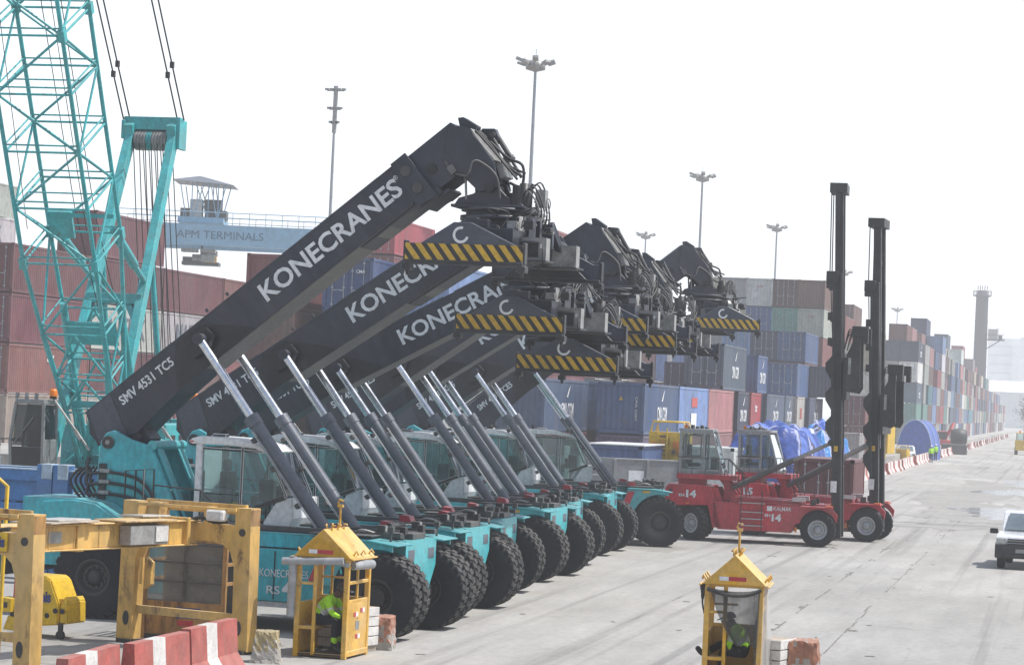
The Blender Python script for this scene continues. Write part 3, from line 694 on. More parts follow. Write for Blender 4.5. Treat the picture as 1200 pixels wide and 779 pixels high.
        for q in range(3):
            z = carz + 1.2 - q * 1.05
            sc_ += [(-.20, z), (-.40, z - .22), (-.40, z - .48), (-.20, z - .82)]
        z = carz + 1.2 - 3 * 1.05
        sc_ += [(-.08, z)]
        b.prism([(mx(p[1], p[0]), p[1]) for p in sc_], (0, s * .95, 0), (1, 0, 0), (0, 0, 1), (0, s * .06, 0), 0)
    for z in (1.0, 4.2, 7.0, 9.6): b.bar((mx(z, 0), -.9, z), (mx(z, 0), .9, z), .16, .22, 0)
    b.box((mx(top - .15, .02), 0, top - .14), (.62, 1.5, .34), 0)
    for z in (5.5, 8.0, 10.5): b.bar((mx(z, .05), -.6, z), (mx(z, .05), .6, z), .12, .18, 0)
    mk('mast', b, [BLACK], t, .01)
    b = MB()
    for s in (-1, 1):
        b.tube((mx(3, -.06), s * .38, 3), (mx(top, -.06), s * .38, top - .3), .05, m=1)
        b.tube((mx(9.8, -.28), s * .62, 9.8), (mx(top, -.22), s * .62, top - .3), .02, m=0)
        b.path([(mx(4, -.22), s * .9, carz + 1), (mx(9, -.24), s * .9, 9.3)], .02, m=0)
    b.bb(mx(2.2, -.1) - .1, mx(2.2, -.1) + .12, -.94, -.93, 1.95, 2.35, 2); b.bb(mx(3.2, -.1), mx(3.2, -.1) + .14, -.94, -.93, 3.4, 3.6, 3)
    mk('mast_cylinder', b, [BLACK, GREYM, LETTER, HAZY], t)
    b = MB(); z0 = carz                                                         # carriage with two side arms
    X = mx(z0 + 1, .35)
    b.box((X - .02, 0, z0 + .45), (.14, 2.3, 1.5), 0)
    for s in (-1, 1):
        b.xz([(X + .0, z0), (X + .40, z0 - .06), (X + .52, z0 + .15), (X + .50, z0 + .5), (X + .46, z0 + 2.3), (X + .2, z0 + 2.3), (X + .18, z0 + 1.7), (X, z0 + 1.3)], s * 1.12, s * 1.24, 0)
        b.bb(X + .16, X + .74, s * 1.02, s * 1.34, z0 + 1.95, z0 + 2.32, 0); b.bb(X + .56, X + .74, s * 1.02, s * 1.34, z0 + 1.7, z0 + 1.95, 0)
        for k in range(3): b.curve([(X - .1, s * .9, z0 + 1.5), (X + .05, s * 1.0, z0 + 2.2 - k * .1), (X + .25, s * 1.05, z0 + 1.9), (X + .15, s * 1.0, z0 + 1.2)], .022, m=0)
        b.box((X + .12, s * 1.26, z0 + .9), (.12, .05, .6), 1)
    mk('carriage', b, [BLACK, GREYM], t, .012)
    for s in (-1, 1):
        b = MB(); p, q = Vector((-3.15, s * .72, 1.92)), Vector((mx(3.68, -.2), s * .72, 3.70)); b.tube(p, q, .06, m=1); b.tube(p, p.lerp(q, .62), .095)
        b.tube(q + Vector((0, -.1, 0)), q + Vector((0, .1, 0)), .12)
        mk('tilt_cylinder', b, [DARK, GREYM], t)
    return t
handler(-8.323, 93.956, -1.5, '14', 12.95, 5.55, 'red container handler marked 14, with the taller black mast')
handler(-7.022, 99.601, 4.0, '15', 12.15, 4.35, 'red container handler marked 15, behind the one marked 14', -.42)

# ------------------------------------------------------------------ crawler crane
cr = thing('crawler_crane', 'teal lattice boom crawler crane standing behind the reach stackers', 'crane', (-28.6, 78, 0))
def cl(p): return (p[0] + 28.6, p[1] - 78, p[2])
d = Vector((0, -.485, .875)); L = Vector((1, .0, 0)); Nn = Vector((0, .875, .485))
F0 = Vector((.2, -1.7, 2.1))
b = MB()
def ring(tt, w, dp): 
    c = F0 + d * tt
    return [c - L * w / 2 - Nn * dp / 2, c + L * w / 2 - Nn * dp / 2, c + L * w / 2 + Nn * dp / 2, c - L * w / 2 + Nn * dp / 2]
st = [(0, 1.25, .5), (2.2, 1.5, 1.05), (3.4, 1.65, 1.3), (5.0, 1.9, 1.75), (7.4, 2.2, 2.2)]
rings = [ring(*q) for q in st]
k = 7.4
while k < 30: k += 1.75; rings.append(ring(k, 2.2, 2.2))
for i in range(len(rings) - 1):
    A, B_ = rings[i], rings[i + 1]
    for j in range(4): b.tube(A[j], B_[j], .066 if i > 2 else .08, n=8)
    for j in range(4):
        b.tube(B_[j], B_[(j + 1) % 4], .036, n=6); b.tube(A[j].lerp(B_[j], .12), A[(j + 1) % 4].lerp(B_[(j + 1) % 4], .12), .026, n=5)
        if i >= 3:
            if (i + j) % 2: b.tube(A[j], B_[(j + 1) % 4], .038, n=6)
            else: b.tube(A[(j + 1) % 4], B_[j], .038, n=6)
        elif i >= 1 and j in (1, 3): b.tube(A[j], B_[(j + 1) % 4], .04, n=6)
        elif i < 3:
            b.tube(A[j], (B_[j] + B_[(j + 1) % 4]) / 2, .04, n=6); b.tube(A[(j + 1) % 4], (B_[j] + B_[(j + 1) % 4]) / 2, .04, n=6)
    if i % 4 == 3:
        for j in range(4): b.box(B_[j], (.2, .2, .34), 0, (L, Nn, d))
    if i > 3 and i % 2 == 0:
        b.tube(B_[0].lerp(B_[3], .5), B_[1].lerp(B_[2], .5), .025, n=6)
b.box(F0 + d * 4.3 + Nn * .6, (1.5, .06, .75), 0, (L, Nn, d)); b.bar(F0 + d * 8.0 - L * .9 + Nn * .95, F0 + d * 8.0 + L * 1.0 + Nn * .95, .1, .12)
b.bar(rings[0][0], rings[0][1], .2, .3); b.bar(rings[1][0].lerp(rings[1][3], .5), rings[1][1].lerp(rings[1][2], .5), .3, .2)
P = [F0 + d * 9.0 - L * 1.0 + Nn * .9, F0 + d * 9.0 - L * .1 + Nn * .9]
b.box(F0 + d * 7.7 - L * .65 + Nn * .95, (.75, .12, .85), 0, (L, Nn, d))
for s in (-.9, .9): b.path([F0 + d * 8.4 + L * s - Nn * .9, F0 + d * 30 + L * s * .6 - Nn * .5], .012, m=1)
mk('lattice_boom', b, [CRTEAL, ROPE], cr)
b = MB()
gf, gh = Vector((-.3, -2.5, 2.4)), Vector((-.55, 3.2, 12.9))
for s in (-1, 1):
    p, q = gf + L * s * .95, gh + L * s * .72
    b.bar(p, q, .27, .36, up=(0, 1, 0)); 
    m1 = p.lerp(q, .50); b.bar(p.lerp(q, .40) , m1 + L * (-s * .5) + Vector((0, 0, -.35)), .2, .3, up=(0, 1, 0))
    b.bar(q + Vector((0, .2, -.5)), q + Vector((0, -.1, .25)), .3, .7, up=(0, 1, 0))
    bs = Vector((s * .9, 2.6, 2.6)); mid = p.lerp(q, .52)                                                  # spring-damped backstops to the boom
    b.tube(mid, F0 + d * 7.6 + L * s * .9 + Nn * 1.0, .09); b.tube(mid.lerp(F0 + d * 7.6 + L * s * .9 + Nn * 1.0, .35), mid.lerp(F0 + d * 7.6 + L * s * .9 + Nn * 1.0, .8), .15, n=12)
    b.tube(gf + L * s * .9 + Vector((0, 4.8, .6)), p.lerp(q, .62), .09)
    b.tube(F0 + d * 5.2 + L * s * .9 + Nn * .8, gf + L * s * .95 + Vector((0, 2.6, .3)), .12, n=10)
b.bar(gf.lerp(gh, .47) - L * .9, gf.lerp(gh, .47) + L * .9, .32, .42, up=(0, 1, 0))
b.bar(gh - L * .95 + Vector((0, 0, .22)), gh + L * .95 + Vector((0, 0, .22)), .42, .34, up=(0, 1, 0))
b.box(gh + L * .93 + Vector((0, .1, -.12)), (.12, .7, .95)); b.box(gh - L * .93 + Vector((0, 0, 0)), (.1, .6, .6))
for k in range(11): b.lathe([(.05, -.03), (.34, -.04), (.30, 0), (.34, .04), (.05, .03)], gh + L * (-.5 + k * .1) + Vector((0, 0, -.32)), L, 22, 1 if k in (4, 5) else 2)
mk('gantry', b, [CRTEAL, CRTEAL, GREYM], cr, .01)
b = MB()
for k in range(12): b.path([gh + L * (-.55 + k * .1) + Vector((0, .32 if k % 2 else -.3, -.35)), Vector((-.35 + k * .09, 4.4 if k % 2 else 3.2, 3.0))], .017, n=5)
tip = F0 + d * 46
for s in (-1, 1):
    for e in (-.11, .11):
        p = gh + L * (s * .92 + e) + Vector((0, 0, .35)); q = tip + L * (s * .8 + e)
        b.path([p, q], .028, n=5)
        for tt in (.045 + .01 * (e > 0), .14): b.box(p.lerp(q, tt), (.12, .12, .2))
for s in (-.3, .3): b.path([F0 + d * 46 + L * s, F0 + d * 8 + L * s + Nn * 1.3, Vector((s, 1.5, 3.2))], .014, n=5)
mk('wire_rope', b, [ROPE], cr)
b = MB()
b.bb(-1.9, 1.9, -2.4, 5.0, 1.35, 1.7, 0); b.bb(-2.0, -.75, .2, 4.2, 1.7, 3.35, 0); b.bb(.75, 2.0, -1.5, 4.2, 1.7, 3.5, 0)
b.bb(-.7, .7, 2.2, 4.2, 1.7, 3.0, 0); b.bb(-2.3, 2.3, 4.3, 5.6, 1.4, 3.6, 0)
for s in (-.85, .85): b.yz([(-2.4, 1.6), (-1.2, 1.6), (-1.3, 2.5), (-1.9, 2.6)], s - .12, s + .12, 0)
b.lathe([(.5, -.5), (.5, .5)], (0, .9, 2.5), (1, 0, 0), 20, 2); b.lathe([(.5, -.5), (.5, .5)], (0, 2.0, 3.1), (1, 0, 0), 20, 2)
for k in range(6): b.bb(2.0, 2.01, -1.0 + k * .7, -.6 + k * .7, 2.0, 3.2, 1)
b.lathe([(1.4, .95), (1.4, 1.35)], (0, .8, 0), (0, 0, 1), 30, 1)
rnd = random.Random(5)
for k in range(18): b.box((rnd.uniform(-.7, .7), rnd.uniform(-2, 2), rnd.uniform(1.75, 2.3)), (rnd.uniform(.1, .4), rnd.uniform(.1, .5), rnd.uniform(.1, .3)), rnd.choice((0, 1, 0)))
mk('machinery_house', b, [CRTEAL, BLACK, ROPE], cr, .03)
b = MB()
for s in (-1, 1):
    x = s * 2.1
    b.bb(x - .42, x + .42, -3.4, 4.4, .12, .9, 1)
    pr = [(-3.6, .55), (-3.35, .95), (4.35, .95), (4.6, .55), (4.35, .05), (-3.35, .05)]
    b.yz(pr, x - .35, x + .35, 0)
    for k in range(34):
        b.bb(x - .5, x + .5, -3.4 + k * .235, -3.22 + k * .235, .93, 1.0, 1); b.bb(x - .5, x + .5, -3.4 + k * .235, -3.22 + k * .235, .0, .07, 1)
b.bb(-2, 2, -1.2, 2.6, .4, .95, 0)
mk('crawler_track', b, [BLACK, DARK], cr, .015)
b = MB()
b.xz([(-2.55, 2.02), (-1.35, 2.02), (-1.35, 4.0), (-1.5, 4.08), (-2.4, 4.08), (-2.5, 4.0), (-2.62, 2.9)], -4.35, -4.25, 1) if False else None
CABX = .62
fr = [(-2.36, 2.0), (-2.42, 2.9), (-2.28, 4.02), (-1.42, 4.02), (-1.38, 2.0)]
for yy in (-4.4, -3.4):
    for i in range(5): b.bar((fr[i][0], yy, fr[i][1]), (fr[(i + 1) % 5][0], yy, fr[(i + 1) % 5][1]), .09, .09, 0)
for i in range(5): b.bar((fr[i][0], -4.4, fr[i][1]), (fr[i][0], -3.4, fr[i][1]), .09, .09, 0)
b.bb(-2.36, -1.40, -4.43, -4.35, 2.02, 2.72, 1); b.bb(-1.42, -1.34, -4.4, -3.45, 2.05, 2.95, 0); b.bb(-2.30, -1.40, -4.45, -3.35, 4.0, 4.12, 0); b.bb(-2.4, -1.36, -4.4, -3.4, 1.8, 2.02, 1)
b.bb(-2.1, -1.7, -3.8, -3.5, 2.2, 3.2, 1); b.bar((-2.3, -4.47, 2.8), (-1.7, -4.47, 3.6), .02, .03, 1)
for k in range(3): b.tube((-2.3 + k * .3, -4.3, 4.12), (-2.3 + k * .3, -4.3, 4.3), .06, m=0)
cb = mk('cab', b, [CRCAB, BLACK], cr, .02, (CABX, 0, 0))
b = MB(); b.quad((-2.36, -4.38, 2.74), (-1.45, -4.38, 2.74), (-1.47, -4.38, 3.96), (-2.26, -4.38, 3.96)); b.quad((-1.38, -4.3, 2.95), (-1.38, -3.5, 2.95), (-1.41, -3.5, 3.96), (-1.41, -4.3, 3.96))
b.quad((-2.36, -3.45, 2.1), (-1.45, -3.45, 2.1), (-1.47, -3.45, 3.96), (-2.26, -3.45, 3.96))
mk('cab_window', b, [GLASSD], cb)
b = MB(); b.bb(-2.9, -1.2, -4.45, -1.5, 1.55, 1.8); b.path([(-3.0, -4.4, 1.8), (-3.0, -4.4, 2.9), (-3.0, -2.4, 2.9)], .02)
for k in range(4): b.path([(-3.7 + k * .32, -4.4, 1.7), (-3.7 + k * .32, -4.4, 2.75)], .018)
b.path([(-3.75, -4.4, 2.75), (-2.7, -4.4, 2.75)], .018); b.bb(-3.8, -2.7, -4.45, -2.6, 1.62, 1.72)
pl = mk('cab_platform', b, [BLACK], cr, 0, (CABX, 0, 0))
text('KOBELCO', .78, .13, (-2.35, -4.453, 1.67), (1, 0, 0), (0, 0, 1), pl, bold=.03)
# ------------------------------------------------------------------ ground
def ground_mat():
    m = bpy.data.materials.new('old_concrete'); m.use_nodes = True
    N, L = m.node_tree.nodes, m.node_tree.links; b = N['Principled BSDF']
    tc = N.new('ShaderNodeTexCoord')
    def noise(sx, sy, det=6, rough=.6, off=0.):
        mp = N.new('ShaderNodeMapping'); mp.inputs['Scale'].default_value = (sx, sy, 1); mp.inputs['Location'].default_value = (off, off * .7, 0)
        L.new(tc.outputs['Object'], mp.inputs[0])
        n = N.new('ShaderNodeTexNoise'); n.inputs['Scale'].default_value = 1; n.inputs['Detail'].default_value = det; n.inputs['Roughness'].default_value = rough
        L.new(mp.outputs[0], n.inputs['Vector']); return n.outputs['Fac']
    def rng(v, a0, a1, b0, b1):
        x = N.new('ShaderNodeMapRange'); x.inputs[1].default_value = a0; x.inputs[2].default_value = a1; x.inputs[3].default_value = b0; x.inputs[4].default_value = b1
        L.new(v, x.inputs[0]); return x.outputs[0]
    def mul(*vs):
        o = vs[0]
        for v in vs[1:]:
            x = N.new('ShaderNodeMath'); x.operation = 'MULTIPLY'; L.new(o, x.inputs[0]); L.new(v, x.inputs[1]); o = x.outputs[0]
        return o
    f = mul(rng(noise(.10, .045, 8, .65), .32, .68, .74, 1.14), rng(noise(.9, .12, 7, .62, 5), .35, .7, .86, 1.06), rng(noise(.35, .35, 8, .7, 9), .60, .74, 1., .66),
            rng(noise(6, 3, 6, .7, 3), .3, .7, .88, 1.1), rng(noise(2.2, .02, 4, .5, 2), .54, .68, 1., .74))
    c1 = N.new('ShaderNodeMix'); c1.data_type = 'RGBA'; c1.inputs[6].default_value = (.395, .381, .358, 1); c1.inputs[7].default_value = (.41, .39, .355, 1)
    L.new(rng(noise(.05, .03, 5, .6, 20), .4, .6, 0, 1), c1.inputs[0])
    cc = N.new('ShaderNodeCombineColor')
    for k in range(3): L.new(f, cc.inputs[k])
    mx = N.new('ShaderNodeMix'); mx.data_type = 'RGBA'; mx.blend_type = 'MULTIPLY'; mx.inputs[0].default_value = 1
    L.new(c1.outputs[2], mx.inputs[6]); L.new(cc.outputs[0], mx.inputs[7]); L.new(mx.outputs[2], b.inputs['Base Color'])
    b.inputs['Roughness'].default_value = .9; b.inputs['Specular IOR Level'].default_value = .25
    bp = N.new('ShaderNodeBump'); bp.inputs['Strength'].default_value = .35; bp.inputs['Distance'].default_value = .03
    L.new(noise(5, 5, 8, .7, 1), bp.inputs['Height']); L.new(bp.outputs[0], b.inputs['Normal'])
    return m
g = MB(); g.quad((-5000, -300, 0), (5000, -300, 0), (5000, 8000, 0), (-5000, 8000, 0))
GR = ground_mat()
tag(mk('ground', g, [GR]), kind='structure')
g = MB(); g.bb(-240, -15.4, 116, 214, -.3, .5); g.bb(-240, -15.4, 214, 1100, -.3, .93); g.bb(-240, -40, 118, 216, .5, 1.05)
tag(mk('yard_slab', g, [GR], None, .03), kind='structure')
def blob(cx, cy, rx, ry, z, n=90, seed=1, rough=.3):
    r = random.Random(seed); ph = [r.uniform(0, 6.28) for _ in range(5)]
    P = []
    for k in range(n):
        t = 2 * math.pi * k / n; q = 1 + sum(rough / (j + 1) * math.sin((2 * j + 2) * t + ph[j]) for j in range(5)) + .08 * math.sin(17 * t + ph[0]) + r.uniform(-.05, .05)
        P.append((cx + rx * q * math.cos(t), cy + ry * q * math.sin(t), z))
    return P
WET = pm('standing_water', (.05, .05, .05), .06, dust=0, var=.1, fine=0, spec=.9)
DAMP = pm('damp_concrete', (.31, .30, .275), .75, dust=.25, var=.4, sc_=.4)
b = MB()
for i, (cx, cy, rx, ry) in enumerate([(-1.2, 138, 2.9, 11), (-2.2, 176, 2.3, 9), (-2.0, 200, 2.1, 10), (2.5, 150, 3, 16), (-.6, 121, 1.4, 4)]):
    P = blob(cx, cy, rx, ry, .008, seed=i + 3); b.add(P, [list(range(len(P)))])
tag(mk('puddle_water', b, [WET]), kind='structure')
b = MB()
for i, (cx, cy, rx, ry) in enumerate([(-1.8, 140, 4.4, 17), (-2.5, 185, 4.2, 32), (-4.6, 118, 2.6, 3.0), (-3.2, 127, 2.4, 5)]):
    P = blob(cx, cy, rx, ry, .004 + i * .0006, seed=i + 13, rough=.4); b.add(P, [list(range(len(P)))])
for i, (cx, cy, rx, ry) in enumerate([(-16, 92, 3, 5), (-16, 44, 2.2, 2.0)]):
    P = blob(cx, cy, rx, ry, .0042 + i * .0003, seed=i + 33, rough=.4); b.add(P, [list(range(len(P)))])
tag(mk('ground_stain', b, [DAMP]), kind='structure')
CRK = pm('crack_dirt', (.17, .16, .145), .95, dust=.2, var=.5)
b = MB(); r = random.Random(11)
for x0, ya, yb, dens in ((-6.02, 52, 150, .72), (-4.5, 48, 125, .8), (-9.2, 52, 90, .16), (.4, 70, 150, .5), (-7.8, 60, 160, .15)):
    y = ya
    while y < yb:
        l = r.uniform(.3, 2.2)
        if r.random() < dens:
            w = r.choice((.008, .012, .016, .024)); x = x0 + r.uniform(-.03, .03); n = 5
            A = [(x + r.uniform(-.6, .6) * w - w, y + l * k / n, .006) for k in range(n + 1)]; B_ = [(x + r.uniform(-.6, .6) * w + w, y + l * k / n, .006) for k in range(n + 1)]
            b.add(A + B_[::-1], [list(range(2 * n + 2))])
            if r.random() < .3: P = blob(x + r.uniform(-.2, .2), y + l / 2, r.uniform(.03, .12), r.uniform(.08, .3), .0075, 12, r.randint(0, 99)); b.add(P, [list(range(12))])
        y += l + r.uniform(.0, .35)
x = -7.4
while x < -2.6:
    l = r.uniform(.2, .6); P = [(x, 119.6 + r.uniform(-.15, .1), .0065), (x + l, 119.6 + r.uniform(-.15, .1), .0065), (x + l, 119.9 + r.uniform(-.1, .2), .0065), (x, 119.9 + r.uniform(-.1, .2), .0065)]; b.add(P, [(0, 1, 2, 3)]); x += l * 1.02
for k in range(30):
    P = blob(r.uniform(-12, -1), r.uniform(46, 110), r.uniform(.02, .09), r.uniform(.03, .14), .0085, 9, r.randint(0, 999)); b.add(P, [list(range(9))])
tag(mk('pavement_crack', b, [CRK]), kind='structure')

# ------------------------------------------------------------------ shipping containers
CC = dict(maroon=(.135, .028, .036), brown=(.13, .055, .045), rust=(.19, .05, .045), pink=(.36, .15, .15), red=(.34, .03, .05), blue=(.035, .085, .24), navy=(.03, .045, .10), cma=(.065, .10, .17),
          lightblue=(.13, .22, .42), grey=(.30, .30, .29), pale=(.46, .45, .42), beige=(.45, .39, .30), green=(.10, .25, .21), orange=(.44, .12, .07), white=(.58, .58, .57), purple=(.10, .07, .14), teal=(.05, .22, .28))
for _k in CC:
    _g = sum(CC[_k]) / 3; CC[_k] = tuple(v * .92 + _g * .08 + .006 for v in CC[_k])  # greys each colour slightly, a little distance haze put into the paint
NAMEC = dict(maroon='maroon', brown='dark brown', rust='rust red', pink='faded pink', red='bright red', blue='blue', navy='dark navy', cma='slate blue', lightblue='light blue', grey='grey', pale='pale grey', beige='beige', green='green', orange='orange red', white='white', purple='purple', teal='teal')
_cm = {}
def cont_mesh(Ln, H, end):
    k = (Ln, H, end)
    if k in _cm: return _cm[k]
    b = MB(); w = 1.219
    def corr(A, u, v, n, ln, ht, m=0):                  # trapezoid corrugated sheet: A corner, u along, v up, n outward
        A, u, v, n = Vector(A), Vector(u), Vector(v), Vector(n); p = .28; N_ = max(2, int(ln / p)); p = ln / N_; pts = []
        for i in range(N_): pts += [(i * p, 0), (i * p + .26 * p, 0), (i * p + .5 * p, -.036), (i * p + .76 * p, -.036)]
        pts.append((ln, 0)); vs = []
        for a, d_ in pts: vs += [A + u * a + n * d_, A + u * a + n * d_ + v * ht]
        b.add(vs, [(2 * i, 2 * i + 2, 2 * i + 3, 2 * i + 1) for i in range(len(pts) - 1)], m)
    for s in (-1, 1):
        corr((s * (w - .02), .15, .16), (0, 1, 0), (0, 0, 1), (s, 0, 0), Ln - .3, H - .30)
        b.bb(s * (w - .08), s * w, 0, Ln, 0, .16); b.bb(s * (w - .07), s * w, 0, Ln, H - .14, H - .02)
        for y in (0, Ln - .16): b.bb(s * (w - .16), s * w, y, y + .16, 0, H)
    b.bb(-w + .05, w - .05, .05, Ln - .05, H - .06, H - .03); b.bb(-w, w, 0, .14, H - .16, H - .02); b.bb(-w, w, 0, .14, .03, .2); b.bb(-w + .1, w - .1, .1, Ln - .1, .1, .16)
    b.bb(-w + .1, w - .1, Ln - .09, Ln - .04, .1, H - .1)
    if end == 'blank': corr((-w + .15, .06, .2), (1, 0, 0), (0, 0, 1), (0, -1, 0), 2 * w - .3, H - .36)
    _cm[k] = b.mesh('shipping_container', [CONT])
    return _cm[k]
_dm = {}
def door_mesh(H):
    if H in _dm: return _dm[H]
    b = MB(); w = 1.05; z0, z1 = .2, H - .17              # one leaf, hinge at x=0, reaching +x
    b.bb(.01, w, .07, .10, z0, z1, 0)
    for k in range(4): b.bb(.06, w - .05, .055, .07, z0 + .08 + k * (z1 - z0) / 4, z0 + (k + .78) * (z1 - z0) / 4, 0)
    for x in (.30, .86):
        b.tube((x, .02, .08), (x, .02, H - .06), .022, n=6, m=1)
        for z in (.3, 1.1, 1.9, H - .3): b.bb(x - .06, x + .06, .0, .055, z, z + .07, 1)
        b.bar((x, .0, 1.0), (x + (.25 if x < .5 else -.25), .0, 1.02), .03, .05, 1)
    for z in (.4, 1.2, H - .5): b.bb(-.02, .12, .03, .07, z, z + .12, 0)
    _dm[H] = b.mesh('door', [CONTD, GALV])
    return _dm[H]
used = set(); ncont = 0
def cont(xr, y, z, c, label, L=12.19, H=2.59, end='blank', side=None, front=None, group='containers stacked in the yard', jit=True):
    global ncont; ncont += 1
    rr = random.Random(ncont * 7 + 1); k = rr.uniform(.72, 1.22) if jit else 1
    cc = (*[min(1, v * k * rr.uniform(.95, 1.05)) for v in CC[c]], 1)
    o = link('shipping_container', cont_mesh(L, H, end), None, (xr - 1.219, y, z)); o.color = cc
    if label in used: print('DUP', label)
    used.add(label)
    tag(o, label, 'container', group)
    if end == 'door':
        m = door_mesh(H)
        a = link('door', m, o, (-1.06, 0, 0)); a.color = cc
        a = link('door', m, o, (1.06, 0, 0)); a.scale = (-1, 1, 1); a.color = cc
    if side == 'CMA CGM':
        text('CMA CGM', 3.4, .78, (1.222, L / 2, H * .40), (0, 1, 0), (0, 0, 1), o, bold=.008)
        b = MB(); b.add([(1.224, L / 2 - .3, H * .66), (1.224, L / 2 + .1, H * .66), (1.224, L / 2 + .75, H * .90), (1.224, L / 2 + .3, H * .82)], [(0, 1, 2, 3)])
        mk('emblem', b, [LETTER], o)
    elif side:
        t_, w_, h_, mt, zz = side; text(t_, w_, h_, (1.222, L / 2, H * zz), (0, 1, 0), (0, 0, 1), o, mt, bold=.01)
    if front:
        t_, w_, h_, mt, zz, xx = front; text(t_, w_, h_, (xx, -.006, H * zz), (1, 0, 0), (0, 0, 1), o, mt, bold=.008)
    return o
MAE = pm('maersk_letters', (.10, .13, .17), .6)
RDL = pm('red_letters', (.5, .06, .05), .6)
ORD = ['first', 'second', 'third', 'fourth', 'fifth', 'sixth', 'seventh', 'eighth', 'ninth', 'tenth', 'eleventh', 'twelfth', 'thirteenth', 'fourteenth', 'fifteenth', 'sixteenth', 'seventeenth', 'eighteenth', 'nineteenth', 'twentieth', 'twenty-first', 'twenty-second', 'twenty-third', 'twenty-fourth', 'twenty-fifth', 'twenty-sixth', 'twenty-seventh', 'twenty-eighth', 'twenty-ninth', 'thirtieth']
# the maroon wall behind the crawler crane
LG = 'maroon wall of containers behind the crawler crane'
wall = [['beige', 'rust', 'maroon', 'maroon'], ['pale', 'maroon', 'pale', 'maroon', 'maroon'], ['rust', 'brown', 'pale', 'maroon'], ['maroon', 'rust', 'maroon', 'rust'], ['brown', 'maroon', 'maroon', 'maroon'], ['maroon', 'brown', 'maroon']]
for i, stck in enumerate(wall):
    for j, c in enumerate(stck):
        mk_ = c == 'pale'
        cont(-56.5, 136 + i * 12.42, 1.05 + j * 2.755, c, '%s container, %s tier of the %s stack in the wall behind the crawler crane' % (NAMEC[c], ORD[j], ORD[i]), H=2.70,
             end='door' if i == 0 and c != 'beige' else 'blank', side=('MAERSK', 6.4, 1.35, MAE, .5) if mk_ and j == 2 else (('tex', 1.1, .5, LETTER, .75) if c == 'rust' else None), group=LG)
for j in range(7):
    cont(-83.9, 190, 1.05 + j * 2.72, 'pale' if j >= 5 else 'maroon', '%s container, %s tier of the tall stack left of the crane boom' % ('pale grey' if j >= 5 else 'maroon', ORD[j]), H=2.68, side=('MAERSK', 6.4, 1.35, MAE, .5) if j == 5 else None, group=LG)
# block behind the booms
NG = 'containers seen between the booms'
for xr, cs, y, e, nm in ((-35.75, ['brown', 'rust', 'brown', 'maroon'], 120.3, 'blank', 'maroon topped'), (-32.1, ['blue', 'maroon', 'blue', 'blue'], 120.8, 'door', 'blue doored'), (-29.0, ['cma', 'grey', 'blue', 'lightblue'], 123.4, 'blank', 'pale blue topped'),
                     (-26.5, ['maroon', 'brown', 'maroon', 'rust', 'pink'], 135., 'door', 'pink topped')):
    for j, c in enumerate(cs):
        cont(xr, y, .5 + j * 2.66 - (.25 if j == 3 and xr == -29.0 else 0) * 0, c, '%s container, %s tier of the %s stack behind the booms' % (NAMEC[c], ORD[j], nm), end=e, group=NG,
             front=('tex', .9, .42, LETTER, .72, .35) if xr == -35.75 and j == 3 else (('CMA', .42, .16, LETTER, .74, .6) if j == 3 and e == 'door' else None))
for k, xr in enumerate((-47.4, -50.0, -52.6)):
    for j in range(3, 5 + (k == 0)):
        c = ('red', 'maroon', 'rust')[(j + k) % 3] if j < 5 else 'red'
        cont(xr, 184, 1.05 + j * 2.72, c, '%s container, %s tier, %s row of the high stack behind the booms' % (NAMEC[c], ORD[j], ORD[k]), end='door', group=NG)
# middle block
MG = 'containers of the middle block behind the red handlers'
def M(xr, y, t, c, d_, **k): return cont(xr, y, .5 + 2.68 * t, c, d_, group=MG, H=k.pop('H', 2.64), **k)
M(-24.93, 127.7, 0, 'maroon', 'maroon container on the ground under the blue one left of the yellow triangle one'); M(-24.93, 127.7, 1, 'blue', 'blue container with slate blue lettered side, first of the middle block', side='CMA CGM').color = (.05, .085, .16, 1)
M(-24.9, 141, 0, 'rust', 'rust red container low down behind the middle blue pair'); M(-24.4, 141, 1, 'lightblue', 'light blue container in the gap of the middle block')
M(-20.8, 133, 0, 'purple', 'purple container carrying the blue one with the yellow triangle')
o = M(-20.8, 133, 1, 'blue', 'blue container with a small yellow warning triangle on its end', side='CMA CGM', jit=False); o.color = (.045, .09, .20, 1)
b = MB(); b.add([(-.11, -.004, 1.72), (.11, -.004, 1.72), (0, -.004, 1.94)], [(0, 1, 2)]); b2 = mk('warning_sign', b, [HAZY], o)
text('CMA CGM', .10 * 12, .11, (.80, -.004, 1.32), (0, 0, -1), (1, 0, 0), o, bold=.005)
o = M(-20.8, 145.5, 1, 'lightblue', 'light blue container with red mark and white block on its side')
b = MB(); b.bb(1.222, 1.226, 5.0, 7.4, 1.5, 2.05, 0); b.bb(1.222, 1.226, 4.9, 7.2, .1, 1.15, 1); mk('emblem', b, [RDL, LETTER], o)
M(-20.8, 145.5, 0, 'pink', 'faded pink container under the light blue one with the red mark'); M(-20.8, 158, 0, 'pink', 'faded pink container on the ground behind the white roofed one'); M(-20.8, 158, 1, 'pink', 'faded pink container on top of another pink one')
M(-20.8, 164.2, 2, 'cma', 'slate blue lettered container standing highest of the middle block', side='CMA CGM', end='door', H=2.85)
M(-20.8, 172.6, 1, 'navy', 'short navy container with slate blue side beside the bright red one', L=6.06, side='CMA CGM'); M(-20.8, 180, 1, 'red', 'short bright red container of the middle block', L=6.06, side=('tex', 1.2, .5, LETTER, .6))
M(-20.6, 188, 1, 'cma', 'slate blue container behind the short bright red one', side='CMA CGM'); M(-20.6, 200.8, 1, 'cma', 'short slate blue container behind the long lettered one', L=6.06, side='CMA CGM')
M(-20.4, 208, 1, 'pale', 'short pale grey container with red lettering', L=6.06, side=('ONE', 1.6, .9, RDL, .5))
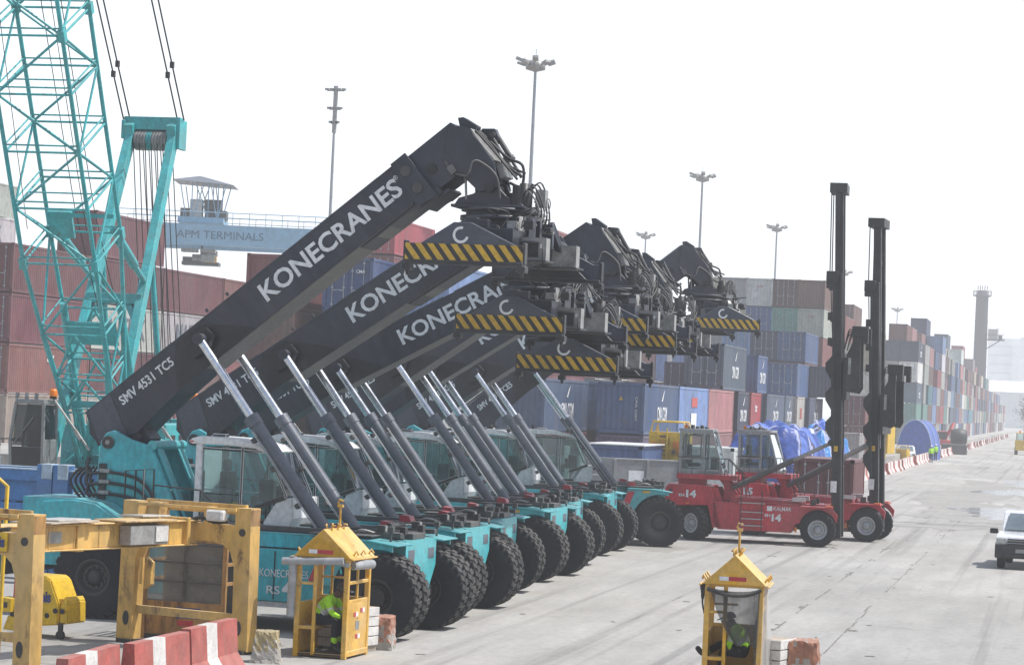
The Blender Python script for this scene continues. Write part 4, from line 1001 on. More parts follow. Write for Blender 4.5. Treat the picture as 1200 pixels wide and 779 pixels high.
for k, (y, c) in enumerate(((172.6, 'maroon'), (185, 'brown'), (197.5, 'rust'))): M(-20.8, y, 0, c, '%s container low down behind the blue tarpaulins' % NAMEC[c])
M(-20.2, 216, 1, 'navy', 'navy container with slate blue side next to the taller mast', side='CMA CGM'); M(-20.2, 216, 0, 'maroon', 'maroon container low down next to the taller mast'); M(-19.6, 212.5, 0, 'grey', 'short grey container low down behind the bright blue tarpaulin', L=6.06).location.x = -17.0
M(-23.4, 173, 2, 'purple', 'purple container behind the high slate blue one', end='door').location.z -= .9
M(-21.0, 185, 2, 'blue', 'short blue container above the slate blue pair', L=6.06, side='CMA CGM'); M(-20.9, 212, 2, 'blue', 'blue container with red mark at its lit end', end='door'); M(-18.4, 222, 2, 'navy', 'short navy ribbed container by the taller mast', L=6.06)
M(-23.6, 214, 2, 'orange', 'orange red container just under the dark doored ones', L=6.06)
for k, (xr, c) in enumerate(((-44.9, 'brown'), (-42.4, 'pink'), (-39.9, 'pink'), (-37.4, 'rust'), (-34.8, 'pink'), (-32.3, 'lightblue'), (-29.8, 'blue'), (-27.3, 'pale'))):
    for t in (1, 2):
        c2 = c if t == 2 else ('maroon', 'brown', 'cma', 'grey')[k % 4]
        o = cont(xr, 227.5, 1.35 + 2.68 * t, c2, '%s container, %s tier of the %s column in the far row under the spreaders' % (NAMEC[c2], ORD[t], ORD[k]), H=2.64, group=MG, end='blank')
        if xr == -32.3 and t == 2: b = MB(); b.bb(-.25, .2, -.006, 0, .9, 2.4); mk('emblem', b, [BARW], o)
# right block near the masts
RG = 'containers of the block behind the masts'
def RB(col_, y, t, c, nm, xr=None, **k): return cont(xr if xr else -22.1 - 2.44 * col_, y, .93 + 2.67 * t, c, '%s container, %s tier of the %s' % (NAMEC[c], ORD[t], nm), H=2.63, group=RG, **k)
cols4 = [['pink', 'cma', 'maroon', 'blue'], ['maroon', 'grey', 'rust', 'navy'], ['brown', 'blue', 'navy', 'lightblue'], ['grey', 'maroon', 'brown', 'grey'], ['blue', 'rust', 'grey', 'brown']]
cols6 = [['grey', 'pink', 'pale', 'rust', 'pale', 'brown'], ['blue', 'grey', 'brown', 'pink', 'green', 'brown'], ['maroon', 'grey', 'pink', 'blue', 'blue', 'pale'], ['grey', 'brown', 'navy', 'grey', 'beige', 'grey'], ['pale', 'rust', 'brown', 'blue', 'grey', 'beige']]
for q in range(5):
    for t in range(0 if q == 0 else 2, 4): RB(q, 230.5, t, cols4[q][t], '%s column, lower front row behind the masts' % ORD[q], end='door')
    for t in range(3 if q else 2, 6):
        c = cols6[q][t]
        RB(q, 247, t, c, '%s column, high rear row behind the masts' % ORD[q], end='door' if c in ('brown', 'green', 'blue') and not (q == 0 and t == 5) else 'blank', front=('K LINE', .62, .16, RDL, .72, 0) if c in ('pale',) else None)
for t, c in ((2, 'maroon'), (3, 'pale'), (4, 'rust')): RB(0, 262, t, c, 'stack just behind the high rear row', xr=-21.3)
for t, c in ((0, 'rust'), (1, 'maroon')): RB(0, 229, t, c, 'short stack between the two masts', xr=-16.6, end='door')
for t, c in ((0, 'grey'), (1, 'beige'), (2, 'pale'), (3, 'beige')): RB(0, 262, t, c, 'pale stack between the masts', xr=-18.3)
for q, (xr, y, cs) in enumerate(((-26.0, 300, ['grey', 'brown', 'pale', 'maroon', 'pale', 'brown']), (-23.5, 300, ['pale', 'grey', 'maroon', 'beige', 'pink', 'brown']), (-21.0, 306, ['grey', 'blue', 'rust', 'grey', 'beige']), (-20.9, 343, ['green', 'cma', 'grey', 'pale', 'navy']), (-18.4, 343, ['grey', 'green', 'cma', 'white', 'navy']))):
    for t in range(2 if q < 3 else 0, len(cs)):
        RB(0, y, t, cs[t], '%s stack right of the masts' % ORD[q], xr=xr, end='door' if t % 2 else 'blank', side='CMA CGM' if cs[t] in ('cma', 'navy') else None)
# the long row down the road
FG = 'containers stacked along the road into the distance'
rr = random.Random(21); pal = ['maroon', 'brown', 'rust', 'pink', 'blue', 'cma', 'grey', 'pale', 'beige', 'green', 'lightblue', 'navy', 'red', 'teal', 'maroon', 'grey', 'pink', 'white']
y = 358; k = 0
while y < 960 and k < 30:
    far = max(0, (y - 560) / 400); n = 5 if y < 560 else (5 if y < 680 else (4 if y < 820 else 3))
    if y < 560: n = rr.choice((4, 5, 5, 6))
    for t in range(n):
        c = rr.choice(pal); xr = -18.3 - (rr.choice((0, 0, 0, .4)) if t > 2 else 0)
        cont(xr, y, .93 + 2.67 * t, c, '%s container, %s tier of the %s stack down the road' % (NAMEC[c], ORD[t], ORD[k]), H=2.63, group=FG, L=12.19 if rr.random() < .8 else 6.06)
    if k < 22:
        for t in range(max(3, n - 1), min(7, n + 1)):
            c = rr.choice(pal)
            cont(-20.9, y + 1, .93 + 2.67 * t, c, '%s container, %s tier, behind the %s stack down the road' % (NAMEC[c], ORD[t], ORD[k]), H=2.63, group=FG)
    y += 12.6 if y < 560 else (18 if y < 680 else 30); k += 1
# containers and boxes standing in front of the block
cont(-8.15, 107.5, 0.0, 'maroon', 'short maroon container standing alone behind the red handler masts', L=6.06, H=2.9, end='door', group='lone containers behind the red handlers')
cont(-18.2, 116.3, .5, 'blue', 'blue container with a white roof behind the grey skip', L=6.06, H=2.38, end='blank', group='lone containers behind the red handlers')
b = MB(); b.bb(-20.75, -18.1, 116.2, 122.45, 2.88, 2.93)
tag(mk('roof_sheet', b, [WHITE]), 'white sheet lying on the blue container behind the skip', 'roof sheet')
cont(-14.5, 119.5, .0, 'white', 'white container between the cabs of the red handlers', L=6.06, H=2.95, end='blank', group='lone containers behind the red handlers')
# ------------------------------------------------------------------ yard fittings
def light_mast(x, y, h, label, arms=9, s=1.0):
    t = thing('light_mast', label, 'light mast', (x, y, 0), 0, 'tall floodlight masts')
    b = MB(); b.tube((0, 0, 0), (0, 0, h - .6), .25 * s, .11 * s, 12); b.tube((0, 0, h - .6), (0, 0, h + .9), .03, n=6); b.lathe([(.5, 0), (.5, .5), (.34, .55)], (0, 0, 0), (0, 0, 1), 12)
    mk('pole', b, [GALV], t)
    b = MB()
    b.lathe([(.2, -.5), (.75, -.35), (.75, .15), (.3, .35)], (0, 0, h - .3), (0, 0, 1), 14)
    for k in range(arms):
        a = 2 * math.pi * k / arms; e = Vector((math.cos(a), math.sin(a), 0)); z = h - .2 + .25 * (k % 2)
        b.bar(e * .3 + Vector((0, 0, z - .2)), e * 1.1 + Vector((0, 0, z)), .08)
        b.box(e * 1.25 + Vector((0, 0, z + .02)), (.55, .45, .2), 0, (Vector((e.x, e.y, .35)).normalized(), Vector((-e.y, e.x, 0)), Vector((-e.x * .35, -e.y * .35, 1)).normalized()))
    mk('floodlight_head', b, [GREYM], t)
    return t
for a in ((-40.0, 195.4, 30.2, 'tall light mast rising above the head of the largest boom'), (-40.3, 292.4, 30.4, 'light mast rising above the last reach stacker boom'), (-40.1, 369.1, 30.2, 'light mast just left of the taller black handler mast'), (-62.7, 395, 30.2, 'faint light mast between two nearer light masts'),
          (-39.7, 481.6, 30.1, 'light mast half hidden between the two black handler masts'), (-40.7, 655, 30.5, 'small far light mast right of both handler masts')): light_mast(*a)
t = thing('light_mast', 'light mast with two tiers of straight lamp bars above the gantry crane', 'light mast', (-61.8, 217.4, 0), 0, 'tall floodlight masts')
b = MB(); b.tube((0, 0, 0), (0, 0, 30.3), .22, .10, 12); mk('pole', b, [GALV], t)
b = MB()
b.tube((0, 0, 26.6), (0, 0, 30.6), .2, n=8)
for z, w in ((30.2, .75), (28.6, .5), (27.4, .3)):
    b.bar((-w, 0, z), (w, 0, z), .1)
    for k in (-1, -.45, .45, 1): b.box((k * w, -.1, z + .1), (.32, .3, .18))
mk('floodlight_head', b, [GREYM], t)

# rubber-tyred gantry crane over the maroon wall
t = thing('gantry_crane', 'pale blue gantry crane spanning the containers, lettered APM TERMINALS', 'gantry crane', (-82.0, 229, 1.05))
ux = Vector((.975, .222, 0)); uy = Vector((-.222, .975, 0))
b = MB(); ln = 22.5
for e in (0, 7.5):
    o = uy * e
    b.bar(o + ux * -3 + Vector((0, 0, 17.2)), o + ux * ln + Vector((0, 0, 17.2)), 1.1, 1.9)
    b.path([o - uy * .7 + ux * -3 + Vector((0, 0, 19.25)), o - uy * .7 + ux * ln + Vector((0, 0, 19.25))], .04)
    b.path([o - uy * .7 + ux * -3 + Vector((0, 0, 18.75)), o - uy * .7 + ux * ln + Vector((0, 0, 18.75))], .03)
    for k in range(18): b.tube(o - uy * .7 + ux * (-3 + k * 1.5) + Vector((0, 0, 18.1)), o - uy * .7 + ux * (-3 + k * 1.5) + Vector((0, 0, 19.25)), .03, n=5)
gd = mk('girder', b, [RTGB], t)
text('APM TERMINALS', 7.9, .72, tuple(ux * 6.4 + uy * -.57 + Vector((0, 0, 17.2))), ux, (0, 0, 1), gd, RTGD, bold=.0)
for q in (-2.4, ln - .6):
    b = MB()
    for e in (0, 7.5): b.bar(ux * q + uy * e + Vector((0, 0, .9)), ux * q + uy * e + Vector((0, 0, 16.3)), .9, .7, up=(0, 1, 0))
    b.bar(ux * q + uy * -2 + Vector((0, 0, .9)), ux * q + uy * 9.5 + Vector((0, 0, .9)), .8, .9)
    for e in (-1.5, 0, 7.5, 9): b.tube(ux * (q - .3) + uy * e + Vector((0, 0, .6)), ux * (q + .3) + uy * e + Vector((0, 0, .6)), .6, n=14, m=1)
    mk('leg', b, [RTGB, BLACK], t)
b = MB(); c = ux * 4.4 + uy * 3.5
def lp(a, e, z): return c + ux * a + uy * e + Vector((0, 0, z))
b.box(lp(0, 0, 18.6), (4.2, 5, .5), 0, (ux, uy, Vector((0, 0, 1)))); b.box(lp(-.55, -1, 19.7), (1.1, 1.5, 1.7), 1, (ux, uy, Vector((0, 0, 1)))); b.box(lp(.9, -.5, 19.7), (1.3, 2, 1.5), 2, (ux, uy, Vector((0, 0, 1)))); b.box(lp(-1.6, 0, 19.3), (.9, 2, .9), 2, (ux, uy, Vector((0, 0, 1))))
b.tube(lp(.2, -1.2, 20.0), lp(1.8, -1.2, 20.0), .6, n=16, m=2); b.box(lp(1.8, -.5, 19.2), (.9, 2, .8), 2, (ux, uy, Vector((0, 0, 1))))
A = [lp(-2.7, -3, 22.2), lp(2.9, -3, 21.9), lp(2.9, 3, 21.9), lp(-2.7, 3, 22.2)]; top_ = [lp(-.5, -.3, 22.8), lp(-.2, .3, 22.8)]
b.add(A + top_, [(0, 1, 5, 4), (1, 2, 5), (2, 3, 4, 5), (3, 0, 4), (0, 3, 2, 1)], 4)
for a0, a1 in ((-1.4, -2.0), (-.9, -.9), (.6, -.6), (.6, .6), (1.4, .8), (1.5, 2.2), (-.8, .2), (1.5, 1.5)):
    for e in (-2, 2): b.tube(lp(a0, e, 18.8), lp(a1, e * 1.2, 22.0), .05, n=5)
mk('trolley', b, [RTGB, BARW, DARK, GREYM, BARREL], t)
b = MB(); rnd = random.Random(9)
for k in range(9): b.box(lp(rnd.uniform(-1.1, 1.1), rnd.uniform(-1.5, 1.5), rnd.uniform(14.9, 16.0)), (rnd.uniform(.4, 1.5), 1.2, rnd.uniform(.3, .7)), rnd.choice((0, 1, 1)), (ux, uy, Vector((0, 0, 1))))
b.box(lp(0, 0, 14.7), (3.4, 2.2, .3), 0, (ux, uy, Vector((0, 0, 1)))); b.box(lp(.9, -1, 15.1), (1.2, .8, .6), 2, (ux, uy, Vector((0, 0, 1)))); b.tube(lp(0, 0, 14.7), lp(0, 0, 18.4), .12)
mk('hoist', b, [DARK, GREYM, YEL], t)

# dark round tower and the pale works far away
t = thing('tower', 'dark round tower with railed top and a small side platform, beyond the containers', 'tower', (-22, 710, 0))
b = MB(); b.tube((0, 0, 0), (0, 0, 36.6), 1.85, 1.62, 28); b.lathe([(1.62, 36.6), (2.4, 36.8), (2.4, 37.0), (1.5, 37.1), (1.4, 38.3), (.01, 38.4)], (0, 0, 0), (0, 0, 1), 28)
for z in (6, 12, 18, 24, 30): b.lathe([(1.86 - z * .006, z), (1.95 - z * .006, z + .1), (1.86 - z * .006, z + .35)], (0, 0, 0), (0, 0, 1), 28)
TW = pm('tower_grey', (.012, .018, .03), .8, dust=0)
mk('shaft', b, [TW], t)
b = MB()
for k in range(16):
    a = 2 * math.pi * k / 16; b.tube((2.35 * math.cos(a), 2.35 * math.sin(a), 37), (2.35 * math.cos(a), 2.35 * math.sin(a), 38.2), .06, n=5)
    a2 = a + 2 * math.pi / 16; b.bar((2.35 * math.cos(a), 2.35 * math.sin(a), 38.2), (2.35 * math.cos(a2), 2.35 * math.sin(a2), 38.2), .08)
for k in range(5): b.box((-1.2 + k * .6, 0, 39), (.2, .2, 1.0 + .3 * (k % 2)))
mk('railing', b, [TW], t)
b = MB(); b.bb(1.5, 6.2, -1.5, 1.5, 25.2, 25.5); b.bb(1.9, 4.4, -1.3, 1.3, 25.5, 28.2, 1); b.bb(4.6, 5.6, -1, 1, 25.5, 26.6); b.bar((1.6, 0, 23), (5, 0, 25.2), .25); b.path([(6.1, -1.4, 25.5), (6.1, -1.4, 26.7), (1.7, -1.4, 26.7)], .07)
mk('side_platform', b, [TW, GREYM], t)
b = MB(); b.bb(-43, -25, 1523, 1560, 0, 50, 0); b.bb(-29, -25, 1518, 1523, 0, 46, 0); b.bb(-25, -22, 1523, 1545, 0, 51, 0); b.bb(-39, -37, 1530, 1534, 50, 56)
for k in range(9): b.bb(-42, -30, 1522.7, 1523, 5 + k * 5, 5.7 + k * 5, 1)
PALEW = pm('pale_render', (.62, .64, .66), .8, dust=.1, var=.1, sc_=.05); PALEG = pm('pale_grey_sheet', (.40, .43, .46), .7, dust=.1, sc_=.1)
tag(mk('mill_building', b, [PALEW, PALEG]), 'tall pale windowless building standing behind the dark tower', 'building')
t = thing('shed', 'long low pale shed at the far end of the road', 'shed', (-12, 1250, 0))
b = MB(); b.bb(-24, 40, 0, 40, 0, 17); mk('wall', b, [PALEG], t); b = MB(); b.prism([(-1, 17), (20, 22.5), (41, 17)], (-25, 0, 0), (0, 1, 0), (0, 0, 1), (66, 0, 0)); mk('roof', b, [PALEW], t)

# road barriers
def barrier_mesh(Ln, white):
    pr = [(-.30, 0), (-.30, .09), (-.13, .34), (-.085, .90), (.085, .90), (.13, .34), (.30, .09), (.30, 0)]
    b = MB()
    for y0, y1, m in white: b.prism(pr, (0, y0, 0), (1, 0, 0), (0, 0, 1), (0, y1 - y0, 0), m)
    return b.mesh('road_barrier', [BARW, BARR])
FARB = barrier_mesh(4.7, [(-2.35, -1.5, 1), (-1.5, 1.4, 0), (1.4, 2.35, 1)])
y = 188; k = 0
while y < 700:
    if not (250 < y < 256 or 284 < y < 306):
        o = link('road_barrier', FARB, None, (-13.6 + random.uniform(-.12, .12), y, 0), (0, 0, random.uniform(-.03, .03)))
        tag(o, '%s red and white barrier along the left road edge, counting away from the handlers' % (ORD[k] if k < 30 else '%d%s' % (k + 1, {1: 'st', 2: 'nd', 3: 'rd'}.get((k + 1) % 10, 'th'))), 'barrier', 'barriers along the road'); k += 1
    y += 5.1 if y < 420 else 10
nb = barrier_mesh(2.4, [(-1.2, -.42, 1), (-.42, .12, 0), (.12, 1.2, 1)])
for yy, x, lab, rz in ((36.3, -13.62, 'red and white concrete barrier lowest in the corner, partly out of view', .05), (38.9, -13.50, 'red and white concrete barrier, middle one of the three by the yellow frame', -.02), (41.7, -13.58, 'red and white concrete barrier nearest the yellow frame leg and the mossy block', 0)):
    t = link('road_barrier', nb, None, (x, yy, 0), (0, 0, rz)); tag(t, lab, 'barrier', 'foreground red and white barriers')
def rough_block(name, x, y, w, d_, h, mats, label, cat, rz=0, taper=.8, chips=5, seed=1):
    r = random.Random(seed); bm = bmesh.new(); bmesh.ops.create_cube(bm, size=1); bmesh.ops.subdivide_edges(bm, edges=bm.edges[:], cuts=7, use_grid_fill=True)
    for v in bm.verts:
        q = 1 - (1 - taper) * (v.co.z + .5); c = Vector((v.co.x * w * q, v.co.y * d_ * q, (v.co.z + .5) * h))
        e = sum(abs(abs(a) - .5) < .02 for a in v.co)
        v.co = c + Vector((r.uniform(-1, 1), r.uniform(-1, 1), r.uniform(-1, .3))) * (.012 if e < 2 else .03)
        if v.co.z < .03: v.co.z = 0
    me = bpy.data.meshes.new(name); bm.to_mesh(me); bm.free()
    for m in mats: me.materials.append(m)
    for p in me.polygons:
        if len(mats) > 1: p.material_index = 1 if (p.center.z < h * .55 + r.uniform(-.08, .08) and r.random() < .8) or r.random() < .03 else 0
    return tag(link(name, me, None, (x, y, 0), (0, 0, rz)), label, cat)
MOSS = pm('stained_concrete', (.42, .33, .17), .95, dust=.3, var=.5, sc_=5, bump=.6); ORG = pm('faded_orange_paint', (.42, .19, .12), .9, dust=.2, var=.4, sc_=5, bump=.5)
rough_block('concrete_block', -13.5, 44.7, .52, .5, .56, [MOSS, CONCB], 'yellowish tapered concrete block beside the frame leg and barriers', 'concrete block', .2, .72, seed=3)
rough_block('concrete_block', -12.42, 48.4, .55, .7, .62, [ORG, CONCB], 'faded orange concrete block between the white crate and the tyre', 'concrete block', .1, .92, seed=5)
rough_block('concrete_block', -4.30, 46.9, .52, .8, .80, [ORG, CONCB], 'broken red painted concrete block right of the netted yellow cage', 'concrete block', .05, .95, seed=8)
rough_block('concrete_block', -5.60, 46.9, .62, .6, .78, [BARR, BARW], 'red and white concrete block behind the netted yellow cage', 'concrete block', .0, .95, seed=9)
def crate(x, y, w, d_, h, rz, label):
    t = thing('crate', label, 'crate', (x, y, 0), rz); b = MB(); n = 4; q = (h - .1) / n
    for k in range(n): b.bb(-w / 2, w / 2, -d_ / 2, d_ / 2, .10 + k * q + .008, .10 + (k + 1) * q - .008)
    mk('board_wall', b, [BARW], t, .008); b = MB()
    for s in (-1, 0, 1): b.bb(s * w * .4 - .05, s * w * .4 + .05, -d_ / 2, d_ / 2, 0, .10)
    b.bb(-w / 2 + .03, w / 2 - .03, -d_ / 2 + .03, d_ / 2 - .03, h - .03, h - .005)
    mk('skid', b, [WOOD], t); return t
crate(-12.92, 47.6, .9, 1.1, .82, -.30, 'white boarded crate behind the yellow cage of the seated worker'); crate(-4.78, 46.6, .5, .8, .82, -.25, 'white boarded crate beside the netted yellow cage')

# ------------------------------------------------------------------ yellow spreader frame standing in the corner
t = thing('lifting_frame', 'big worn yellow lifting frame on legs, standing behind the barriers', 'lifting frame', (-15.50, 46.2, 0), R(-17))
b = MB()
def portal(y, gus=True):
    for s in (-1, 1):
        x = s * 1.25
        b.bar((x + s * .04, y, .05), (x, y, 2.62), .34, .30, 0, up=(0, 1, 0))
        b.prism([(0, 0), (0, -.42), (-.10 * s, -.16), (-.24 * s, -.05), (-.5 * s, 0)], (x - s * .15, y - .15, 1.98), (1, 0, 0), (0, 0, 1), (0, .3, 0), 0)
        b.prism([(.075 * math.cos(k * .524), .14 * math.sin(k * .524)) for k in range(12)], (x, y - .15, .46), (1, 0, 0), (0, 0, 1), (0, -.006, 0), 1); b.tube((x, y - .16, 2.18), (x, y - .14, 2.18), .07, n=12, m=1)
        b.bb(x - .17, x + .17, y - .2, y + .2, 0, .08, 1); b.bb(x + s * .17, x + s * .175, y - .15, y + .15, .1, 2.6, 3)
    b.bb(-1.12, 1.12, y - .14, y + .14, 1.98, 2.30, 0); b.bb(-1.12, 1.12, y - .2, y - .14, 2.54, 2.60, 0); b.bb(-1.12, 1.12, y + .14, y + .2, 2.48, 2.66, 0)
    b.bb(-1.12, 1.12, y - .05, y + .05, .55, .70, 0)
    b.bb(-.85, -.6, y - .16, y + .16, 2.3, 2.62, 0); b.bb(.4, .5, y - .16, y + .16, 2.3, 2.6, 0)
    b.curve([(.1, y - .1, 2.35), (.35, y - .15, 2.4), (.6, y - .12, 2.33), (.9, y - .1, 2.36)], .035, m=2)
    b.curve([(-.7, y - .17, 2.3), (-.2, y - .19, 2.2), (.2, y - .17, 2.32)], .02, m=2)
    b.bb(-.98, -.93, y - .17, y - .14, 1.1, 1.6, 0); b.prism([(-.95, 1.0), (-.80, 1.1), (-.80, 1.5), (-.95, 1.6)], (0, y - .06, 0), (1, 0, 0), (0, 0, 1), (0, .12, 0), 0)
portal(0); mk('end_frame', b, [YEL, BLACK, BLACK, YELR], t, .015)
b = MB(); portal(-6.1); mk('end_frame', b, [YEL, BLACK, BLACK, YELR], t, .015)
b = MB(); b.bb(-.20, .20, -6.0, -.05, 1.92, 2.32, 0); b.bb(-.27, .27, -6.0, -.05, 2.32, 2.35, 0); b.bb(-.26, .26, -6.0, -.1, 1.89, 1.92, 0)
for k in range(9): b.bb(-.215, .215, -5.7 + k * .68, -5.66 + k * .68, 1.92, 2.32, 0)
b.bb(-.24, .24, -3.6, -3.4, 1.87, 2.36, 0); b.bb(-.3, .3, -.5, -.4, 1.9, 2.4, 0)
mk('main_beam', b, [YEL, BLACK], t, .012)
b = MB(); b.box((-.02, -3.9, 2.375), (.85, 1.4, .03), 0, (Vector((1, .05, .03)).normalized(), Vector((-.05, 1, .01)).normalized(), Vector((-.03, -.01, 1)).normalized())); b.bb(-.2, .5, -2.6, -1.1, 2.36, 2.39, 1); b.box((-.15, -1.2, 2.42), (.6, .7, .035), 2, (Vector((1, -.15, .04)).normalized(), Vector((.15, 1, 0)).normalized(), Vector((-.04, 0, 1)).normalized()))
b.box((.0, -3.8, 2.41), (.6, 1.0, .03), 2, (Vector((1, .1, .02)).normalized(), Vector((-.1, 1, 0)).normalized(), Vector((-.02, 0, 1)).normalized()))
mk('loose_board', b, [WOOD, YEL, STEELW], t, .006)
b = MB(); b.bb(.21, .46, -2.4, -1.3, 1.96, 2.30, 0); b.bb(.461, .48, -1.7, -1.32, 2.0, 2.28, 1)
mk('switch_box', b, [GREYM, BARW], t, .02)
b = MB(); b.bb(.55, .92, -.34, -.14, 2.36, 2.56, 0)
mk('lamp_box', b, [BARW], t, .03)
b = MB(); b.bb(.205, .212, -4.35, -4.0, 2.03, 2.22)
mk('maker_plate', b, [GREYM], t)
b = MB(); b.bb(.45, .92, -6.29, -6.26, 2.0, 2.30)
sg = mk('name_plate', b, [YELB], t); NAVY = pm('navy_letters', (.03, .05, .22), .5, dust=.05)
text('stinis', .40, .17, (.68, -6.295, 2.15), (1, 0, 0), (0, 0, 1), sg, NAVY, bold=.03)
t = thing('tow_tractor', 'small yellow wheeled unit with sloping nose, lettered stinis, under the frame', 'yellow unit', (-18.25, 46.6, 0), R(-12), None)
b = MB(); b.xz([(-.55, .30), (-.55, 1.08), (-.48, 1.14), (.05, 1.14), (.16, 1.08), (.36, .66), (.36, .26), (-.2, .2)], -.35, .35, 0)
b.xz([(.36, .26), (.36, .62), (.46, .80), (.54, .70), (.56, .30)], -.30, .30, 0)
for x, z in ((-.1, .45), (.12, .42), (.30, .52), (.45, .52)): b.tube((x, -.36, z), (x, -.345, z), .05, n=12, m=1)
bd = mk('body', b, [YELB, BLACK], t, .025, seg=2)
text('stinis', .42, .20, (-.02, -.353, .76), (1, 0, 0), (0, 0, 1), bd, NAVY, bold=.03)
b = MB(); b.tube((-.35, -.5, .42), (-.35, -.30, .42), .24, n=22, m=0); b.tube((-.35, -.51, .42), (-.35, -.5, .42), .12, n=14, m=1)
mk('wheel', b, [BLACK, GREYM], t, .02)
for x in (-.30, .40):
    b = MB(); b.tube((x, -.34, .08), (x, -.26, .08), .08, n=14); b.bb(x - .04, x + .04, -.33, -.27, .1, .3); mk('castor', b, [BLACK], t)
b = MB(); b.xz([(-.75, .45), (-.5, .45), (-.5, .70), (-.75, .72)], -.62, -.3, 0); b.xz([(-.7, .12), (-.2, .10), (-.18, .30), (-.6, .38)], -.55, -.28, 0); b.bb(-.66, -.56, -.63, -.615, .52, .64, 1)
mk('coupling', b, [YELB, BLACK], t, .02)
b = MB(); b.xz([(-.62, .7), (-.58, 2.0), (-.50, 2.0), (-.46, .72)], -.4, -.2)
mk('lever_post', b, [REDP], t, .02)

# netted cage half hidden behind the frame
CLEAR = glass('clear_plastic_sheet', (.82, .83, .82), .62, .25); NET = None
def net_mat(name, col_, dens, sc_):
    m = bpy.data.materials.new(name); m.use_nodes = True
    N, L = m.node_tree.nodes, m.node_tree.links; p = N['Principled BSDF']; p.inputs['Base Color'].default_value = (*col_, 1); p.inputs['Roughness'].default_value = .9
    tr = N.new('ShaderNodeBsdfTransparent'); mx = N.new('ShaderNodeMixShader'); no = N.new('ShaderNodeTexNoise'); no.inputs['Scale'].default_value = sc_; no.inputs['Detail'].default_value = 4
    mr = N.new('ShaderNodeMapRange'); mr.inputs[1].default_value = .3; mr.inputs[2].default_value = .7; mr.inputs[3].default_value = dens - .22; mr.inputs[4].default_value = dens + .22
    L.new(no.outputs['Fac'], mr.inputs[0]); L.new(mr.outputs[0], mx.inputs[0]); L.new(tr.outputs[0], mx.inputs[1]); L.new(p.outputs[0], mx.inputs[2]); L.new(mx.outputs[0], N['Material Output'].inputs[0])
    return m
NETD = net_mat('dark_netting', (.075, .073, .07), .85, 2); NETG = net_mat('dark_mesh_sheet', (.27, .27, .26), .66, .5); NETL = net_mat('thin_grey_film', (.42, .42, .41), .5, .8)
t = thing('work_cage', 'work cage wrapped in grey sheet, standing behind the yellow lifting frame', 'work cage', (-15.93, 47.9, 0), R(-4), 'yellow work cages')
b = MB()
for x in (-.80, .80):
    for y in (-.5, .5): b.bb(x - .04, x + .04, y - .04, y + .04, 0, 1.82)
for z in (.08, 1.1, 1.46, 1.80):
    b.bb(-.8, .8, -.52, -.47, z - .02, z + .02, 1); b.bb(-.8, .8, .47, .52, z - .03, z + .03, 0)
    for x in (-.8, .8): b.bb(x - .03, x + .03, -.5, .5, z - .03, z + .03, 0)
b.bb(-.03, .03, -.52, -.48, .75, 1.8, 1); b.bb(-.82, .82, -.52, .52, .0, .08, 1)
mk('frame', b, [YELR, DARK], t)
b = MB()
if 1:
    if 1:
        f = lambda a, z: (-.78 + a * 1.56 / 16, -.43 - .02 * math.sin(a * .9 + z * 1.3) - .012 * math.sin(a * 2.7), .72 + z * 1.08 / 10)
        b.grid(f, 16, 10)
mk('plastic_sheet', b, [NETG], t); b = MB(); b.bb(-.78, .78, -.49, -.46, .08, .72)
kp = mk('kick_panel', b, [YELR], t); b = MB(); b.bb(-.12, .2, -.497, -.49, .28, .38, 0); b.bb(-.15, .35, -.497, -.49, .42, .62, 1); mk('sticker', b, [REDP, NAVY], kp)
b = MB(); b.bb(-.78, .78, .44, .47, .08, 1.78); mk('back_panel', b, [DARK], t)

